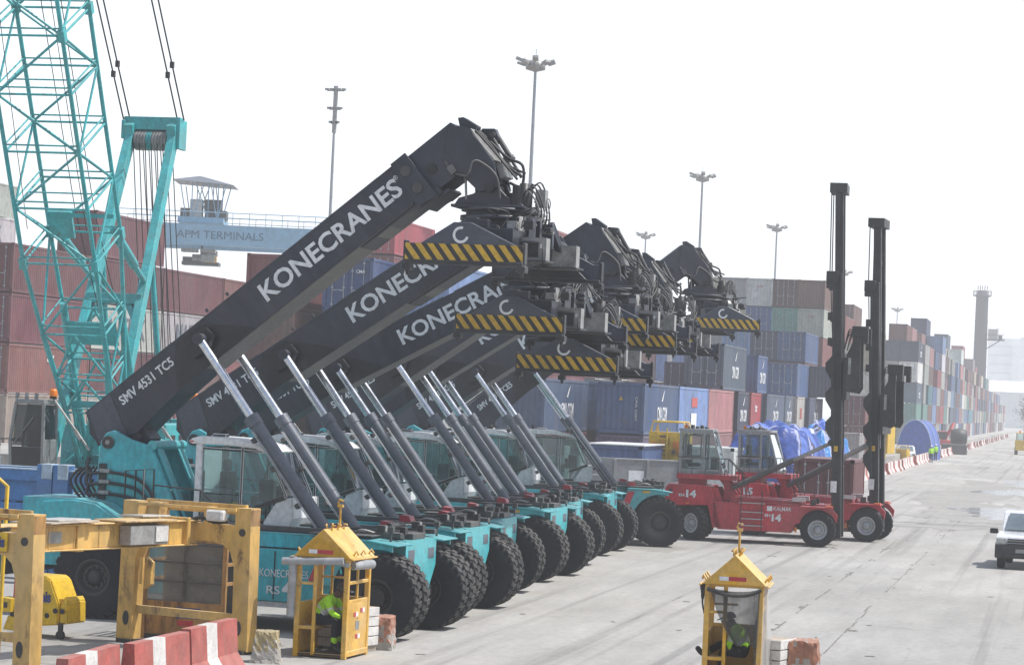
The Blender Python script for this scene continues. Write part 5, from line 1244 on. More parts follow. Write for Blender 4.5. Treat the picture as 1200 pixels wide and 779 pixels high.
# ------------------------------------------------------------------ yellow man cages
def man_cage(x, y, rz, label, rolls=True):
    t = thing('work_cage', label, 'work cage', (x, y, 0), rz, 'yellow work cages')
    w, d_ = .46, .58
    b = MB()
    for sx in (-1, 1):
        for sy in (-1, 1): b.bb(sx * w - .045, sx * w + .045, sy * d_ - .045, sy * d_ + .045, 0, 1.82)
    for sx in (-1, 1): b.bb(sx * w - .04, sx * w + .04, -d_, d_, 1.74, 1.82); b.bb(sx * w - .05, sx * w + .05, -d_, d_, .04, .14)
    for sy in (-1, 1): b.bb(-w, w, sy * d_ - .035, sy * d_ + .035, 1.76, 1.82)
    b.bb(-w, w, -d_, d_, .03, .08, 1); b.bb(-w, w, d_ - .04, d_ + .04, .98, 1.05)
    b.bb(-.17, -.11, -d_ - .03, -d_ + .03, .05, 1.78); b.bb(-w, -.14, -d_ - .02, -d_ + .02, .50, .56); b.bb(-w, -.14, -d_ - .02, -d_ + .02, 1.30, 1.35)      # half door
    b.bb(-.26, -.21, d_ - .02, d_ + .02, 1.0, 1.78); b.bb(-w, -.0, d_ - .02, d_ + .02, 1.36, 1.40)
    for z in (1.02, 1.36, 1.64): b.bb(w - .03, w + .03, -d_, d_, z - .03, z + .03)
    b.bb(w - .02, w + .02, -.03, .03, 1.0, 1.76)
    mk('frame', b, [YELC, BLACK], t, .008)
    b = MB(); b.bb(w - .015, w + .03, -d_, d_, .12, 1.0); p = mk('side_panel', b, [YELC], t, .008)
    b = MB()
    for (yy, z, c_) in ((-.22, .74, 0), (-.10, .74, 1), (.14, .80, 0), (.26, .80, 1), (-.08, .34, 0), (.04, .34, 1)): b.bb(w + .03, w + .036, yy, yy + .12, z, z + .08, c_)
    b.bb(w + .03, w + .036, -.1, .1, .50, .66, 2); mk('sticker', b, [REDP, LETTER, GREYM], p)
    b = MB(); b.bb(-w + .04, -.14, -d_ + .05, .1, .50, .55); b.bb(-w, -w + .03, -d_, d_, .1, .98); b.xy([(-w, d_), (w, d_), (w, d_ - .02), (-w, d_ - .02)], .1, .98)
    mk('seat', b, [YELC], t, .01)
    b = MB()                                                                     # pitched steel roof
    b.prism([(-.56, 1.80), (.56, 1.80), (0, 2.32)], (0, -.66, 0), (1, 0, 0), (0, 0, 1), (0, 1.32, 0), 0)
    for sx in (-1, 1): b.bar((sx * .58, -.67, 1.79), (sx * .58, .67, 1.79), .05, .03, 0)
    for yy in (-.35, -.02, .31):
        for k in (-1, 1): b.path([(k * .05, yy, 2.28), (k * .05, yy - .03, 2.39), (k * .09, yy + .05, 2.36)], .018, m=0)
    for yy in (-.4, 0, .45):
        for sx in (-1, 1): b.path([(sx * .50, yy, 1.85), (sx * .55, yy, 1.94), (sx * .57, yy + .06, 1.87)], .02, m=0)
    rf = mk('roof', b, [YELC], t, .01)
    b = MB(); b.bb(-.26, -.10, -.666, -.66, 1.87, 1.94, 0); b.bb(-.10, .20, -.666, -.66, 1.87, 1.94, 1); mk('reflector', b, [LETTER, REDP], rf)
    b = MB(); b.tube((0, .2, 2.3), (0, .2, 2.72), .022, n=8); b.path([(0, .2, 2.70), (-.05, .2, 2.76), (-.03, .2, 2.82), (.05, .2, 2.80)], .02); b.bb(-.05, .05, .16, .24, 2.68, 2.73)
    mk('hook', b, [YELC], t)
    if rolls:
        b = MB(); b.tube((-.74, -.70, 1.70), (.42, -.68, 1.76), .07, n=14); b.tube((.50, -.45, 1.68), (.64, .25, 1.68), .085, n=14); b.tube((-.56, -.66, .72), (-.55, -.66, 1.80), .075, n=14)
        b.curve([(-.6, -.62, 1.76), (-.2, -.64, 1.72), (.2, -.63, 1.74), (.5, -.6, 1.68)], .05, n=8)
        mk('plastic_roll', b, [pm('rolled_film', (.36, .37, .38), .4, dust=.1, var=.35, sc_=6)], t)
    return t
man_cage(-12.86, 46.6, R(-4), 'yellow work cage with pitched roof and grey rolls, worker bent forward inside')
c2 = man_cage(-5.40, 45.75, R(3), 'yellow work cage draped with dark net, out on the open pavement', False)
b = MB()                                                                          # dark net swept to one side
n = 20; m_ = 16
def np_(i, j):
    u_ = i / n; v_ = j / m_
    top = Vector((-.42 + u_ * .86, -.64, 1.74 - .05 * math.sin(u_ * 3.14)))
    lowx = .04 + u_ * .38; zl = .78 + .22 * (1 - u_) * 0 + (.02)
    bot = Vector((lowx, -.63, zl))
    p = top.lerp(bot, v_ ** .9); bow = math.sin(v_ * 3.14) * .06 * (1 - u_)
    return p + Vector((-bow, -.02 * math.sin(u_ * 19 + v_ * 3) - .015 * math.sin(u_ * 41), -.04 * math.sin(u_ * 9) * v_))
b.grid(np_, n, m_)
b.curve([(-.46, -.66, 1.72), (-.15, -.68, 1.64), (.2, -.68, 1.64), (.46, -.66, 1.74)], .035, n=7, m=1)
for k in range(8): b.curve([(-.50 - .03 * k % .1, -.62 + k * .02, 1.8), (-.54, -.62 + k * .02, 1.5), (-.49 - .01 * k, -.6, 1.25 + .05 * k)], .012, n=5, m=0)
mk('netting', b, [NETD, pm('net_rope', (.05, .05, .048), .9)], c2)
b = MB()
if 1:
    if 1:
        f = lambda a, z: (.49 + .05 * math.sin(a * 1.1) * (1 - z / 12) + (1 - z / 12) * .18 * (a / 14), -.62 + a * 1.2 / 14, .10 + z * 1.7 / 12)
        b.grid(f, 14, 12)
mk('plastic_sheet', b, [NETL], c2)

# ------------------------------------------------------------------ people
def person(label, joints, edges, radii, regions, loc, rz, extra=None, group=None):
    t = thing('person', label, 'person', loc, rz, group)
    bm = bmesh.new(); sk = bm.verts.layers.skin.verify(); V = {}
    for k, p in joints.items():
        v = bm.verts.new(p); v[sk].radius = (radii[k],) * 2; V[k] = v
        if k == 'pelvis': v[sk].use_root = True
    for a, c in edges: bm.edges.new((V[a], V[c]))
    me = bpy.data.meshes.new('body_source'); bm.to_mesh(me); bm.free()
    o = bpy.data.objects.new('body_source', me); col.objects.link(o)
    o.modifiers.new('skin', 'SKIN').use_smooth_shade = True; o.modifiers.new('sub', 'SUBSURF').levels = 2
    bpy.context.view_layer.update()
    m2 = bpy.data.meshes.new_from_object(o.evaluated_get(bpy.context.evaluated_depsgraph_get()))
    bpy.data.objects.remove(o)
    mats = [HIVIS, TROUS, SKIN, BLACK, SILVER]
    m2.materials.clear()
    for q in mats: m2.materials.append(q)
    J = {k: Vector(p) for k, p in joints.items()}
    for p in m2.polygons:
        best = None
        for a, c in edges:
            A, B_ = J[a], J[c]; ab_ = B_ - A; tt = max(0, min(1, (p.center - A).dot(ab_) / ab_.length_squared)); dd = (p.center - A - ab_ * tt).length - .5 * (radii[a] * (1 - tt) + radii[c] * tt)
            if best is None or dd < best[0]: best = (dd, (a, c), tt)
        m_ = regions.get(best[1], 0)
        if callable(m_): m_ = m_(best[2])
        p.material_index = m_; p.use_smooth = True
    link('body', m2, t)
    return t
def hand(J, E, RR, tag_, w, d_, side, RG):
    w, d_ = Vector(w), Vector(d_).normalized(); s = Vector(side).normalized(); palm = w + d_ * .055
    J['w' + tag_] = tuple(w); J['p' + tag_] = tuple(palm); E.append(('w' + tag_, 'p' + tag_)); RR['w' + tag_] = .03; RR['p' + tag_] = .036; RG[('w' + tag_, 'p' + tag_)] = 2
    dn = d_.cross(s).normalized()
    for i, (off, l) in enumerate(((-.03, .075), (-.01, .085), (.01, .08), (.03, .062))):
        a = 'f%d%s' % (i, tag_); c = 'g%d%s' % (i, tag_)
        J[a] = tuple(palm + d_ * .04 + s * off); J[c] = tuple(palm + d_ * (.04 + l * .8) + s * off + dn * l * .4); E += [('p' + tag_, a), (a, c)]; RR[a] = .011; RR[c] = .009; RG[('p' + tag_, a)] = 2; RG[(a, c)] = 2
    J['t' + tag_] = tuple(w + d_ * .05 + s * -.055 + dn * .015); E.append(('w' + tag_, 't' + tag_)); RR['t' + tag_] = .012; RG[('w' + tag_, 't' + tag_)] = 2
def seated(label, loc, rz, reach=0, lean=1.0, leg2=None):
    J = dict(pelvis=(0, 0, .64), waist=(.10 * lean, 0, .76), chest=(.25 * lean, 0, .94), neck=(.36 * lean, 0, 1.07), headb=(.42 * lean, 0, 1.10), head=(.50 * lean, 0, 1.16))
    E = [('pelvis', 'waist'), ('waist', 'chest'), ('chest', 'neck'), ('neck', 'headb'), ('headb', 'head')]
    RR = dict(pelvis=.17, waist=.155, chest=.17, neck=.065, headb=.085, head=.10); RG = {('pelvis', 'waist'): lambda q: 1 if q < .5 else 0, ('waist', 'chest'): lambda q: 4 if .2 < q < .45 else 0, ('neck', 'headb'): 2, ('headb', 'head'): 2}
    for s, n_ in ((-1, 'r'), (1, 'l')):
        hip, kn, an, toe = (.06, s * .10, .62), (.44, s * .15, .62), (.43, s * .15, .13), (.62, s * .17, .06)
        if s < 0 and leg2: hip, kn, an, toe = leg2
        J.update({'h' + n_: hip, 'k' + n_: kn, 'a' + n_: an, 'o' + n_: toe}); E += [('pelvis', 'h' + n_), ('h' + n_, 'k' + n_), ('k' + n_, 'a' + n_), ('a' + n_, 'o' + n_)]
        RR.update({'h' + n_: .105, 'k' + n_: .078, 'a' + n_: .06, 'o' + n_: .05}); RG.update({('pelvis', 'h' + n_): 1, ('h' + n_, 'k' + n_): 1, ('k' + n_, 'a' + n_): (lambda q: 0 if .62 < q < .80 else (1 if q < .9 else 3)), ('a' + n_, 'o' + n_): 3})
        sh = (.27 * lean, s * .20, 1.00); el = (.36 * lean + .05, s * .25, .76); wr = (.58 * lean + reach, s * .16, .68)
        J.update({'s' + n_: sh, 'e' + n_: el}); E += [('chest', 's' + n_), ('s' + n_, 'e' + n_)]; RR.update({'s' + n_: .085, 'e' + n_: .06}); RG[('s' + n_, 'e' + n_)] = lambda q: 4 if .6 < q < .8 else 0
        hand(J, E, RR, n_, wr, (1, 0, -.25), (0, s, 0), RG); E.append(('e' + n_, 'w' + n_)); RG[('e' + n_, 'w' + n_)] = lambda q: 0 if q < .8 else 2
    t = person(label, J, E, RR, RG, loc, rz, group='workers sitting in cages')
    hx, hz = .50 * lean, 1.17
    b = MB(); b.lathe([(.118, 0), (.115, .05), (.09, .09), (.05, .115), (.001, .12)], (hx - .015, 0, hz + .01), (.25, 0, 1), 18); b.xz([(hx + .05, hz + .02), (hx + .20, hz - .03), (hx + .20, hz - .018), (hx + .06, hz + .05)], -.08, .08)
    mk('cap', b, [BLACK], t, .004)
    b = MB()
    for s in (-1, 1): b.lathe([(.013, -.01), (.013, .006), (.001, .01)], (hx + .093, s * .035, hz - .02), (1, 0, 0), 8, 0); b.lathe([(.005, 0), (.022, .004), (.028, .014), (.012, .018)], (hx, s * .095, hz - .03), (0, s, 0), 10, 1)
    b.tube((hx + .09, 0, hz - .03), (hx + .125, 0, hz - .055), .012, .018, n=8, m=1); b.bb(hx + .09, hx + .102, -.025, .025, hz - .085, hz - .075, 2)
    mk('face', b, [BLACK, SKIN, BLACK], t)
    return t
seated('seated worker in lime jacket and dark trousers, bent forward in the cage by the tyres', (-13.12, 46.5, .03), R(-8), .0)
seated('seated worker in lime jacket behind the net, one leg stretched out', (-5.16, 45.7, .0), R(180), -.12, .7, ((.06, -.10, .62), (.46, -.16, .74), (.80, -.16, .52), (.92, -.16, .66)))
def standing(x, y, rz, label):
    J = dict(pelvis=(0, 0, .95), waist=(0, 0, 1.08), chest=(0, 0, 1.30), neck=(0, 0, 1.48), head=(.02, 0, 1.63))
    E = [('pelvis', 'waist'), ('waist', 'chest'), ('chest', 'neck'), ('neck', 'head')]; RR = dict(pelvis=.15, waist=.14, chest=.16, neck=.06, head=.10); RG = {('neck', 'head'): 2, ('pelvis', 'waist'): 0}
    for s, n_ in ((-1, 'r'), (1, 'l')):
        J.update({'h' + n_: (0, s * .09, .88), 'k' + n_: (.03, s * .11, .48), 'a' + n_: (0, s * .12, .08), 'o' + n_: (.16, s * .13, .04), 's' + n_: (0, s * .19, 1.40), 'e' + n_: (0, s * .26, 1.12)})
        E += [('pelvis', 'h' + n_), ('h' + n_, 'k' + n_), ('k' + n_, 'a' + n_), ('a' + n_, 'o' + n_), ('chest', 's' + n_), ('s' + n_, 'e' + n_)]
        RR.update({'h' + n_: .10, 'k' + n_: .07, 'a' + n_: .055, 'o' + n_: .045, 's' + n_: .08, 'e' + n_: .055}); RG.update({('pelvis', 'h' + n_): 1, ('h' + n_, 'k' + n_): 1, ('k' + n_, 'a' + n_): 1, ('a' + n_, 'o' + n_): 3})
        hand(J, E, RR, n_, (.06, s * .26, .90), (.1, 0, -1), (1, 0, 0), RG); E.append(('e' + n_, 'w' + n_)); RG[('e' + n_, 'w' + n_)] = 0
    t = person(label, J, E, RR, RG, (x, y, 0), rz, group='workers standing by the road')
    b = MB(); b.lathe([(.12, 0), (.115, .05), (.06, .11), (.001, .12)], (.02, 0, 1.66), (0, 0, 1), 16); mk('helmet', b, [LETTER], t)
standing(-12.9, 272, R(-60), 'worker in lime vest walking beside the white car'); standing(-13.1, 286, R(120), 'worker in lime vest standing just beyond the white car')
# ------------------------------------------------------------------ vehicles and other things
CARW = pm('car_white_paint', (.70, .71, .72), .3, dust=.06, var=.06, coat=.5)
def car_wheel(b, x, y, r=.36, w=.24):
    b.lathe([(.2, -w / 2), (r * .9, -w / 2), (r, -w * .36), (r, w * .36), (r * .9, w / 2), (.2, w / 2)], (x, y, r), (1, 0, 0), 24, 0)
    b.tube((x - w * .42, y, r), (x + w * .42, y, r), r * .62, n=18, m=1)
t = thing('pickup_truck', 'white pickup truck with black bumper facing the viewer, cut off at the side', 'pickup truck', (-1.02, 86.9, 0), R(-3))
b = MB(); w = .92                                                    # nose towards -y
b.prism([(-.05, .55), (-.10, .80), (-.02, 1.02), (.25, 1.10), (1.25, 1.17), (1.28, .45), (.1, .45)], (-w, 0, 0), (0, 1, 0), (0, 0, 1), (2 * w, 0, 0), 0)
b.prism([(1.22, 1.15), (1.95, 1.74), (2.15, 1.80), (3.1, 1.80), (3.35, 1.72), (3.6, 1.15), (3.6, .45), (1.2, .45)], (-w + .09, 0, 0), (0, 1, 0), (0, 0, 1), (2 * w - .18, 0, 0), 0)
b.prism([(1.2, .45), (1.2, 1.16), (5.25, 1.12), (5.25, .55)], (-w, 0, 0), (0, 1, 0), (0, 0, 1), (2 * w, 0, 0), 0)
b.bb(-w + .1, w - .1, 3.7, 5.15, 1.12, 1.16, 1)
bd = mk('body', b, [CARW, BLACK], t, .07, seg=3)
b = MB(); b.prism([(-.18, .36), (-.22, .52), (-.18, .80), (.0, .80), (.5, .70), (.5, .36)], (-w - .02, 0, 0), (0, 1, 0), (0, 0, 1), (2 * w + .04, 0, 0), 0); b.bb(-.7, .7, -.24, -.2, .40, .52, 0)
for s in (-1, 1): b.prism([(.0, .45), (.1, .86), (.8, .86), (.95, .45)], (s * (w - .03), 0, 0), (0, 1, 0), (0, 0, 1), (s * .06, 0, 0), 0)
mk('bumper', b, [BLACK], t, .04, seg=2)
b = MB(); b.bb(-.55, .55, -.125, -.06, .80, .99, 0)
for z in (.85, .93): b.bb(-.58, .58, -.14, -.12, z - .018, z + .018, 1)
mk('grille', b, [BLACK, GALV], t, .008)
for s in (-1, 1):
    b = MB(); b.prism([(s * .57, .80), (s * .60, .99), (s * .88, 1.0), (s * .90, .84)], (0, -.12, 0), (1, 0, 0), (0, 0, 1), (0, .22, 0)); mk('headlight', b, [pm('lamp_lens', (.55, .56, .54), .15, dust=.05, metal=.3)], t, .01)
    b = MB(); b.box((s * 1.10, 1.35, 1.16), (.26, .12, .17), 0); b.bar((s * .9, 1.4, 1.1), (s * 1.05, 1.37, 1.13), .05, .04, 0); mk('wing_mirror', b, [BLACK], t, .03, seg=2)
    for y in (.62, 4.2):
        b = MB(); car_wheel(b, s * .78, y); mk('wheel', b, [RUBBER, GALV], t)
b = MB(); b.bb(-.28, .28, -.245, -.235, .55, .67); pl = mk('number_plate', b, [GREYM], t)
b = MB(); b.add([(-.74, 1.26, 1.20), (.74, 1.26, 1.20), (.64, 1.90, 1.72), (-.64, 1.90, 1.72)], [(0, 1, 2, 3)])
b.add([(-.75 + 0, 1.25, 1.195), (.75, 1.25, 1.195), (.65, 1.89, 1.715), (-.65, 1.89, 1.715)], [(0, 1, 2, 3)]) if False else None
WSH = pm('windscreen', (.10, .14, .17), .06, dust=.12, var=.5, spec=.9, dustc=(.5, .52, .54)); 
for v in range(len(b.v)): q = b.v[v]; b.v[v] = (q[0], q[1] - .03, q[2] + .03)
mk('windscreen', b, [WSH], t)
b = MB()
for s in (-1, 1): b.add([(s * .835, 1.75, 1.2), (s * .835, 3.3, 1.2), (s * .835, 3.15, 1.68), (s * .835, 2.1, 1.68)], [(0, 1, 2, 3)])
mk('side_window', b, [WSH], t)
b = MB(); b.bb(-.12, .12, 2.3, 2.5, 1.80, 1.83, 0); b.lathe([(.09, 0), (.09, .12), (.05, .16), (.001, .17)], (0, 2.4, 1.83), (0, 0, 1), 14, 1); mk('beacon', b, [BLACK, AMBER], t)

t = thing('car', 'small white car parked behind the road barriers by the blue tarpaulin', 'car', (-15.3, 272, 0), R(8))
b = MB()
b.prism([(0, .35), (-.05, .75), (.3, .95), (.95, 1.02), (1.55, 1.55), (2.0, 1.64), (3.3, 1.62), (4.0, 1.1), (4.1, .4)], (-.86, 0, 0), (0, 1, 0), (0, 0, 1), (1.72, 0, 0)); mk('body', b, [CARW], t, .1, seg=3)
b = MB(); b.add([(-.70, .93, 1.07), (.70, .93, 1.07), (.62, 1.5, 1.57), (-.62, 1.5, 1.57)], [(0, 1, 2, 3)]); b.add([(.868, 1.4, 1.05), (.868, 3.5, 1.1), (.868, 3.1, 1.5), (.868, 1.75, 1.5)], [(0, 1, 2, 3)]); mk('window', b, [WSH], t)
for s in (-1, 1):
    for y in (.75, 3.3): b = MB(); car_wheel(b, s * .74, y, .31, .2); mk('wheel', b, [RUBBER, GALV], t)
    b = MB(); b.bb(s * .5, s * .8, -.06, 0, .66, .84); mk('headlight', b, [GREYM], t)
b = MB(); b.bb(-.45, .45, -.06, -.02, .42, .6); mk('grille', b, [BLACK], t)

# terminal tractor coming up the road, far off
t = thing('tow_tractor', 'small yellow and dark tractor with amber beacon, far down the road', 'tractor', (-5.0, 364, 0))
b = MB(); b.bb(-1.1, 1.1, -.6, 3, .6, 1.2, 0); b.bb(-1.15, .2, -.4, 1.4, 1.2, 2.0, 0)
for s in (-.95, .0): b.bb(s - .06, s + .06, -.3, -.2, 2.0, 2.9, 1); b.bb(s - .06, s + .06, 1.2, 1.3, 2.0, 2.9, 1)
b.bb(-1.1, .15, -.4, 1.4, 2.9, 3.0, 0); b.bb(.3, 1.1, -.5, 2.6, 1.2, 1.6, 2)
mk('body', b, [YELB, BLACK, DARK], t, .04); b = MB(); b.lathe([(.14, 0), (.14, .25), (.001, .3)], (-.5, .5, 3.0), (0, 0, 1), 12); mk('beacon', b, [AMBER], t)
b = MB(); b.quad((-1.0, -.38, 2.0), (.1, -.38, 2.0), (.1, -.38, 2.9), (-1.0, -.38, 2.9)); mk('windscreen', b, [GLASS], t)
for s in (-1, 1):
    for y in (0, 2.4): b = MB(); car_wheel(b, s * .98, y, .55, .4); mk('wheel', b, [RUBBER, DARK], t)
b = MB(); b.bb(-.7, -.3, .2, .6, 1.9, 2.6, 0); b.lathe([(.14, -.14), (.16, 0), (.1, .14), (.01, .17)], (-.5, .35, 2.75), (0, 0, 1), 12, 1)
# trees at the far end of the road
def tree(x, y, h, w, label, seed):
    t = thing('tree', label, 'tree', (x, y, 0)); r = random.Random(seed)
    b = MB(); b.tube((0, 0, 0), (.1, 0, h * .45), .35, .2, 8)
    tips = []
    for k in range(7):
        a = r.uniform(0, 6.28); q = Vector((math.cos(a) * w * .3, math.sin(a) * w * .3, h * r.uniform(.5, .85))); b.tube((.1, 0, h * r.uniform(.3, .45)), q, .12, .04, 6); tips.append(q)
    mk('trunk', b, [pm('bark', (.07, .055, .045), .9)], t)
    b = MB()
    for k in range(1500):
        c = r.choice(tips) + Vector((r.gauss(0, w * .17), r.gauss(0, w * .17), r.gauss(0, h * .11)))
        s = r.uniform(.15, .4); a, e = r.uniform(0, 6.28), r.uniform(-.8, .8); ux_ = Vector((math.cos(a), math.sin(a), e)).normalized(); uy_ = ux_.cross(Vector((0, 0, 1))).normalized()
        b.quad(c - ux_ * s, c + uy_ * s * .5, c + ux_ * s, c - uy_ * s * .5, r.choice((0, 0, 1)))
    mk('crown', b, [pm('leaf_green', (.035, .06, .03), .7, dust=0), pm('leaf_pale', (.07, .10, .045), .7, dust=0)], t)
tree(-8.2, 610, 11.5, 6.0, 'dark tree on the far side of the road, cut by the picture edge', 4)
tree(-5.5, 660, 10.0, 6.0, 'smaller tree behind the dark one at the far road side', 6)
# red loader and stuff by the barriers
t = thing('reach_truck', 'red machine with raised red arm among the far containers', 'loader', (-14.9, 352, .0), R(20))
b = MB(); b.bb(-1.2, 1.2, 0, 3.4, .6, 1.7, 0); b.bb(-1.0, .4, .6, 2.0, 1.7, 2.7, 1); b.bar((.8, 3, 1.6), (.9, -.4, 3.9), .3, .35, 0); b.bar((.9, -.4, 3.9), (.3, -1.4, 3.0), .25, .3, 0); b.bb(-1.1, .5, .5, 2.1, 2.7, 2.82, 0)
mk('body', b, [HRED, GLASSD], t, .04)
for s in (-1, 1):
    for y in (.5, 2.8): b = MB(); car_wheel(b, s * 1.1, y, .55, .4); mk('wheel', b, [RUBBER, DARK], t)
b = MB(); b.bb(-1.6, 1.6, -1.2, 1.2, .0, 1.3); 
tag(mk('generator', b, [DARK], None, .1, (-13.3, 341, 0)), 'dark grey boxed machine standing beside the red one at the barriers', 'machine')
b = MB(); b.lathe([(.01, -1.1), (.9, -1.0), (1.15, 0), (.9, 1.0), (.01, 1.1)], (0, 0, 2.2), (1, 0, 0), 16); b.bb(-.6, .6, -.5, .5, .0, 1.3)
tag(mk('mixer', b, [BLACK], None, .02, (-12.9, 344, 0)), 'dark drum machine close to the red arm by the barriers', 'machine')
# blue half-round tarpaulin shelter
b = MB(); n = 48; pts = [(1.9 * math.cos(math.pi * k / n), 4.2 * math.sin(math.pi * k / n) ** .8) for k in range(n + 1)]
b.prism(pts, (0, 0, 0), (1, 0, 0), (0, 0, 1), (0, 5, 0), 0)
for y in (0, 2.5, 5): b.path([(p[0] * 1.01, y, p[1] * 1.01) for p in pts], .05, m=1)
tag(mk('tarpaulin_shelter', b, [TARPB, TARPL], None, 0, (-15.6, 290, 0), (0, 0, R(-8))), 'rounded blue tarpaulin shelter behind the white car', 'shelter')
# yellow machine by the barriers
def yellow_machine(x, y, z, rz, s, label, seed):
    t = thing('spreader_unit', label, 'yellow machine', (x, y, z), rz, 'yellow spreader parts set down in the yard'); r = random.Random(seed)
    b = MB(); b.bb(-.75 * s, .75 * s, -.5 * s, .5 * s, .25 * s, 1.75 * s, 0); b.bb(-.55 * s, .2 * s, -.6 * s, .6 * s, 0, .25 * s, 0)
    b.path([(-.7 * s, -.45 * s, 1.75 * s), (-.6 * s, -.45 * s, 2.15 * s), (.6 * s, -.45 * s, 2.15 * s), (.7 * s, -.45 * s, 1.75 * s)], .04 * s); b.path([(-.7 * s, .45 * s, 1.75 * s), (-.6 * s, .45 * s, 2.15 * s), (.6 * s, .45 * s, 2.15 * s), (.7 * s, .45 * s, 1.75 * s)], .04 * s)
    b.bb(.3 * s, .4 * s, -.52 * s, -.50 * s, .4 * s, 1.6 * s, 0)
    for k in range(14): b.box((r.uniform(-.6, .6) * s, -.53 * s, r.uniform(.5, 1.6) * s), (r.uniform(.05, .25) * s, .08 * s, r.uniform(.05, .3) * s), r.choice((0, 1, 2)))
    b.lathe([(.28 * s, 0), (.28 * s, .05 * s), (.12 * s, .06 * s)], (.35 * s, -.5 * s, .55 * s), (0, -1, 0), 18, 0)
    mk('housing', b, [YELB, DARK, AMBER], t, .02)
    b = MB()
    for k in (-.35, 0): b.path([(k * s, -.62 * s, .3 * s), (k * s, -.62 * s, 1.9 * s)], .03 * s)
    for k in range(8): b.path([(-.35 * s, -.62 * s, (.4 + k * .18) * s), (0, -.62 * s, (.4 + k * .18) * s)], .02 * s)
    mk('ladder', b, [YELB], t); return t
yellow_machine(-18.1, 124.2, 1.35, R(-5), 1.22, 'yellow machine part with ladder behind the grey skip', 2)
b = MB(); b.bb(-1.2, 1.2, -.9, .9, 0, .85)
tag(mk('steel_plinth', b, [DARK], None, .03, (-18.0, 124.2, .5)), 'dark steel box carrying the yellow machine part', 'plinth')
t = yellow_machine(-15.6, 233, 0.93, R(-20), 1.55, 'yellow machine part beside the blue shelter, partly hidden by a mast', 5)
t = yellow_machine(-15.2, 262, 0, R(-20), .8, 'small yellow machine part in front of the white car', 7)
# tarpaulin covered loads behind the red handlers
def tarp_mat(name, cols):
    m = bpy.data.materials.new(name); m.use_nodes = True; N, L = m.node_tree.nodes, m.node_tree.links; p = N['Principled BSDF']; p.inputs['Roughness'].default_value = .42
    tc = N.new('ShaderNodeTexCoord'); sx = N.new('ShaderNodeSeparateXYZ'); L.new(tc.outputs['Object'], sx.inputs[0])
    no = N.new('ShaderNodeTexNoise'); no.inputs['Scale'].default_value = 1.1; no.inputs['Detail'].default_value = 5; L.new(tc.outputs['Object'], no.inputs['Vector'])
    a = N.new('ShaderNodeMath'); a.operation = 'MULTIPLY_ADD'; a.inputs[1].default_value = 1.5; L.new(no.outputs['Fac'], a.inputs[0]); L.new(sx.outputs[1], a.inputs[2])
    x2 = N.new('ShaderNodeMath'); x2.operation = 'MULTIPLY_ADD'; x2.inputs[1].default_value = .45; L.new(sx.outputs[0], x2.inputs[0]); L.new(a.outputs[0], x2.inputs[2])
    w = N.new('ShaderNodeMath'); w.operation = 'MULTIPLY'; w.inputs[1].default_value = .42; L.new(x2.outputs[0], w.inputs[0])
    f = N.new('ShaderNodeMath'); f.operation = 'FRACT'; L.new(w.outputs[0], f.inputs[0])
    r_ = N.new('ShaderNodeValToRGB'); e = r_.color_ramp.elements; e[0].position = 0; e[0].color = (*cols[0], 1); e[1].position = .97; e[1].color = (*cols[0], 1)
    for pos, c in ((.40, cols[0]), (.44, cols[1]), (.52, cols[1]), (.54, cols[2]), (.57, cols[2]), (.60, cols[3]), (.78, cols[3]), (.88, cols[0])):
        q = e.new(pos); q.color = (*c, 1)
    L.new(f.outputs[0], r_.inputs[0])
    n2 = N.new('ShaderNodeTexNoise'); n2.inputs['Scale'].default_value = 4; n2.inputs['Detail'].default_value = 8; L.new(tc.outputs['Object'], n2.inputs['Vector'])
    mr = N.new('ShaderNodeMapRange'); mr.inputs[1].default_value = .3; mr.inputs[2].default_value = .7; mr.inputs[3].default_value = .7; mr.inputs[4].default_value = 1.15; L.new(n2.outputs['Fac'], mr.inputs[0])
    mx = N.new('ShaderNodeVectorMath'); mx.operation = 'SCALE'; L.new(r_.outputs[0], mx.inputs[0]); L.new(mr.outputs[0], mx.inputs[3]); L.new(mx.outputs[0], p.inputs['Base Color'])
    bp = N.new('ShaderNodeBump'); bp.inputs['Strength'].default_value = .8; bp.inputs['Distance'].default_value = .06; L.new(n2.outputs['Fac'], bp.inputs['Height']); L.new(bp.outputs[0], p.inputs['Normal'])
    return m
TM1 = tarp_mat('blue_white_tarpaulin', ((.025, .065, .30), (.36, .40, .62), (.07, .05, .07), (.10, .18, .55))); TM2 = tarp_mat('cyan_white_tarpaulin', ((.025, .20, .52), (.38, .42, .62), (.06, .05, .06), (.06, .12, .48)))
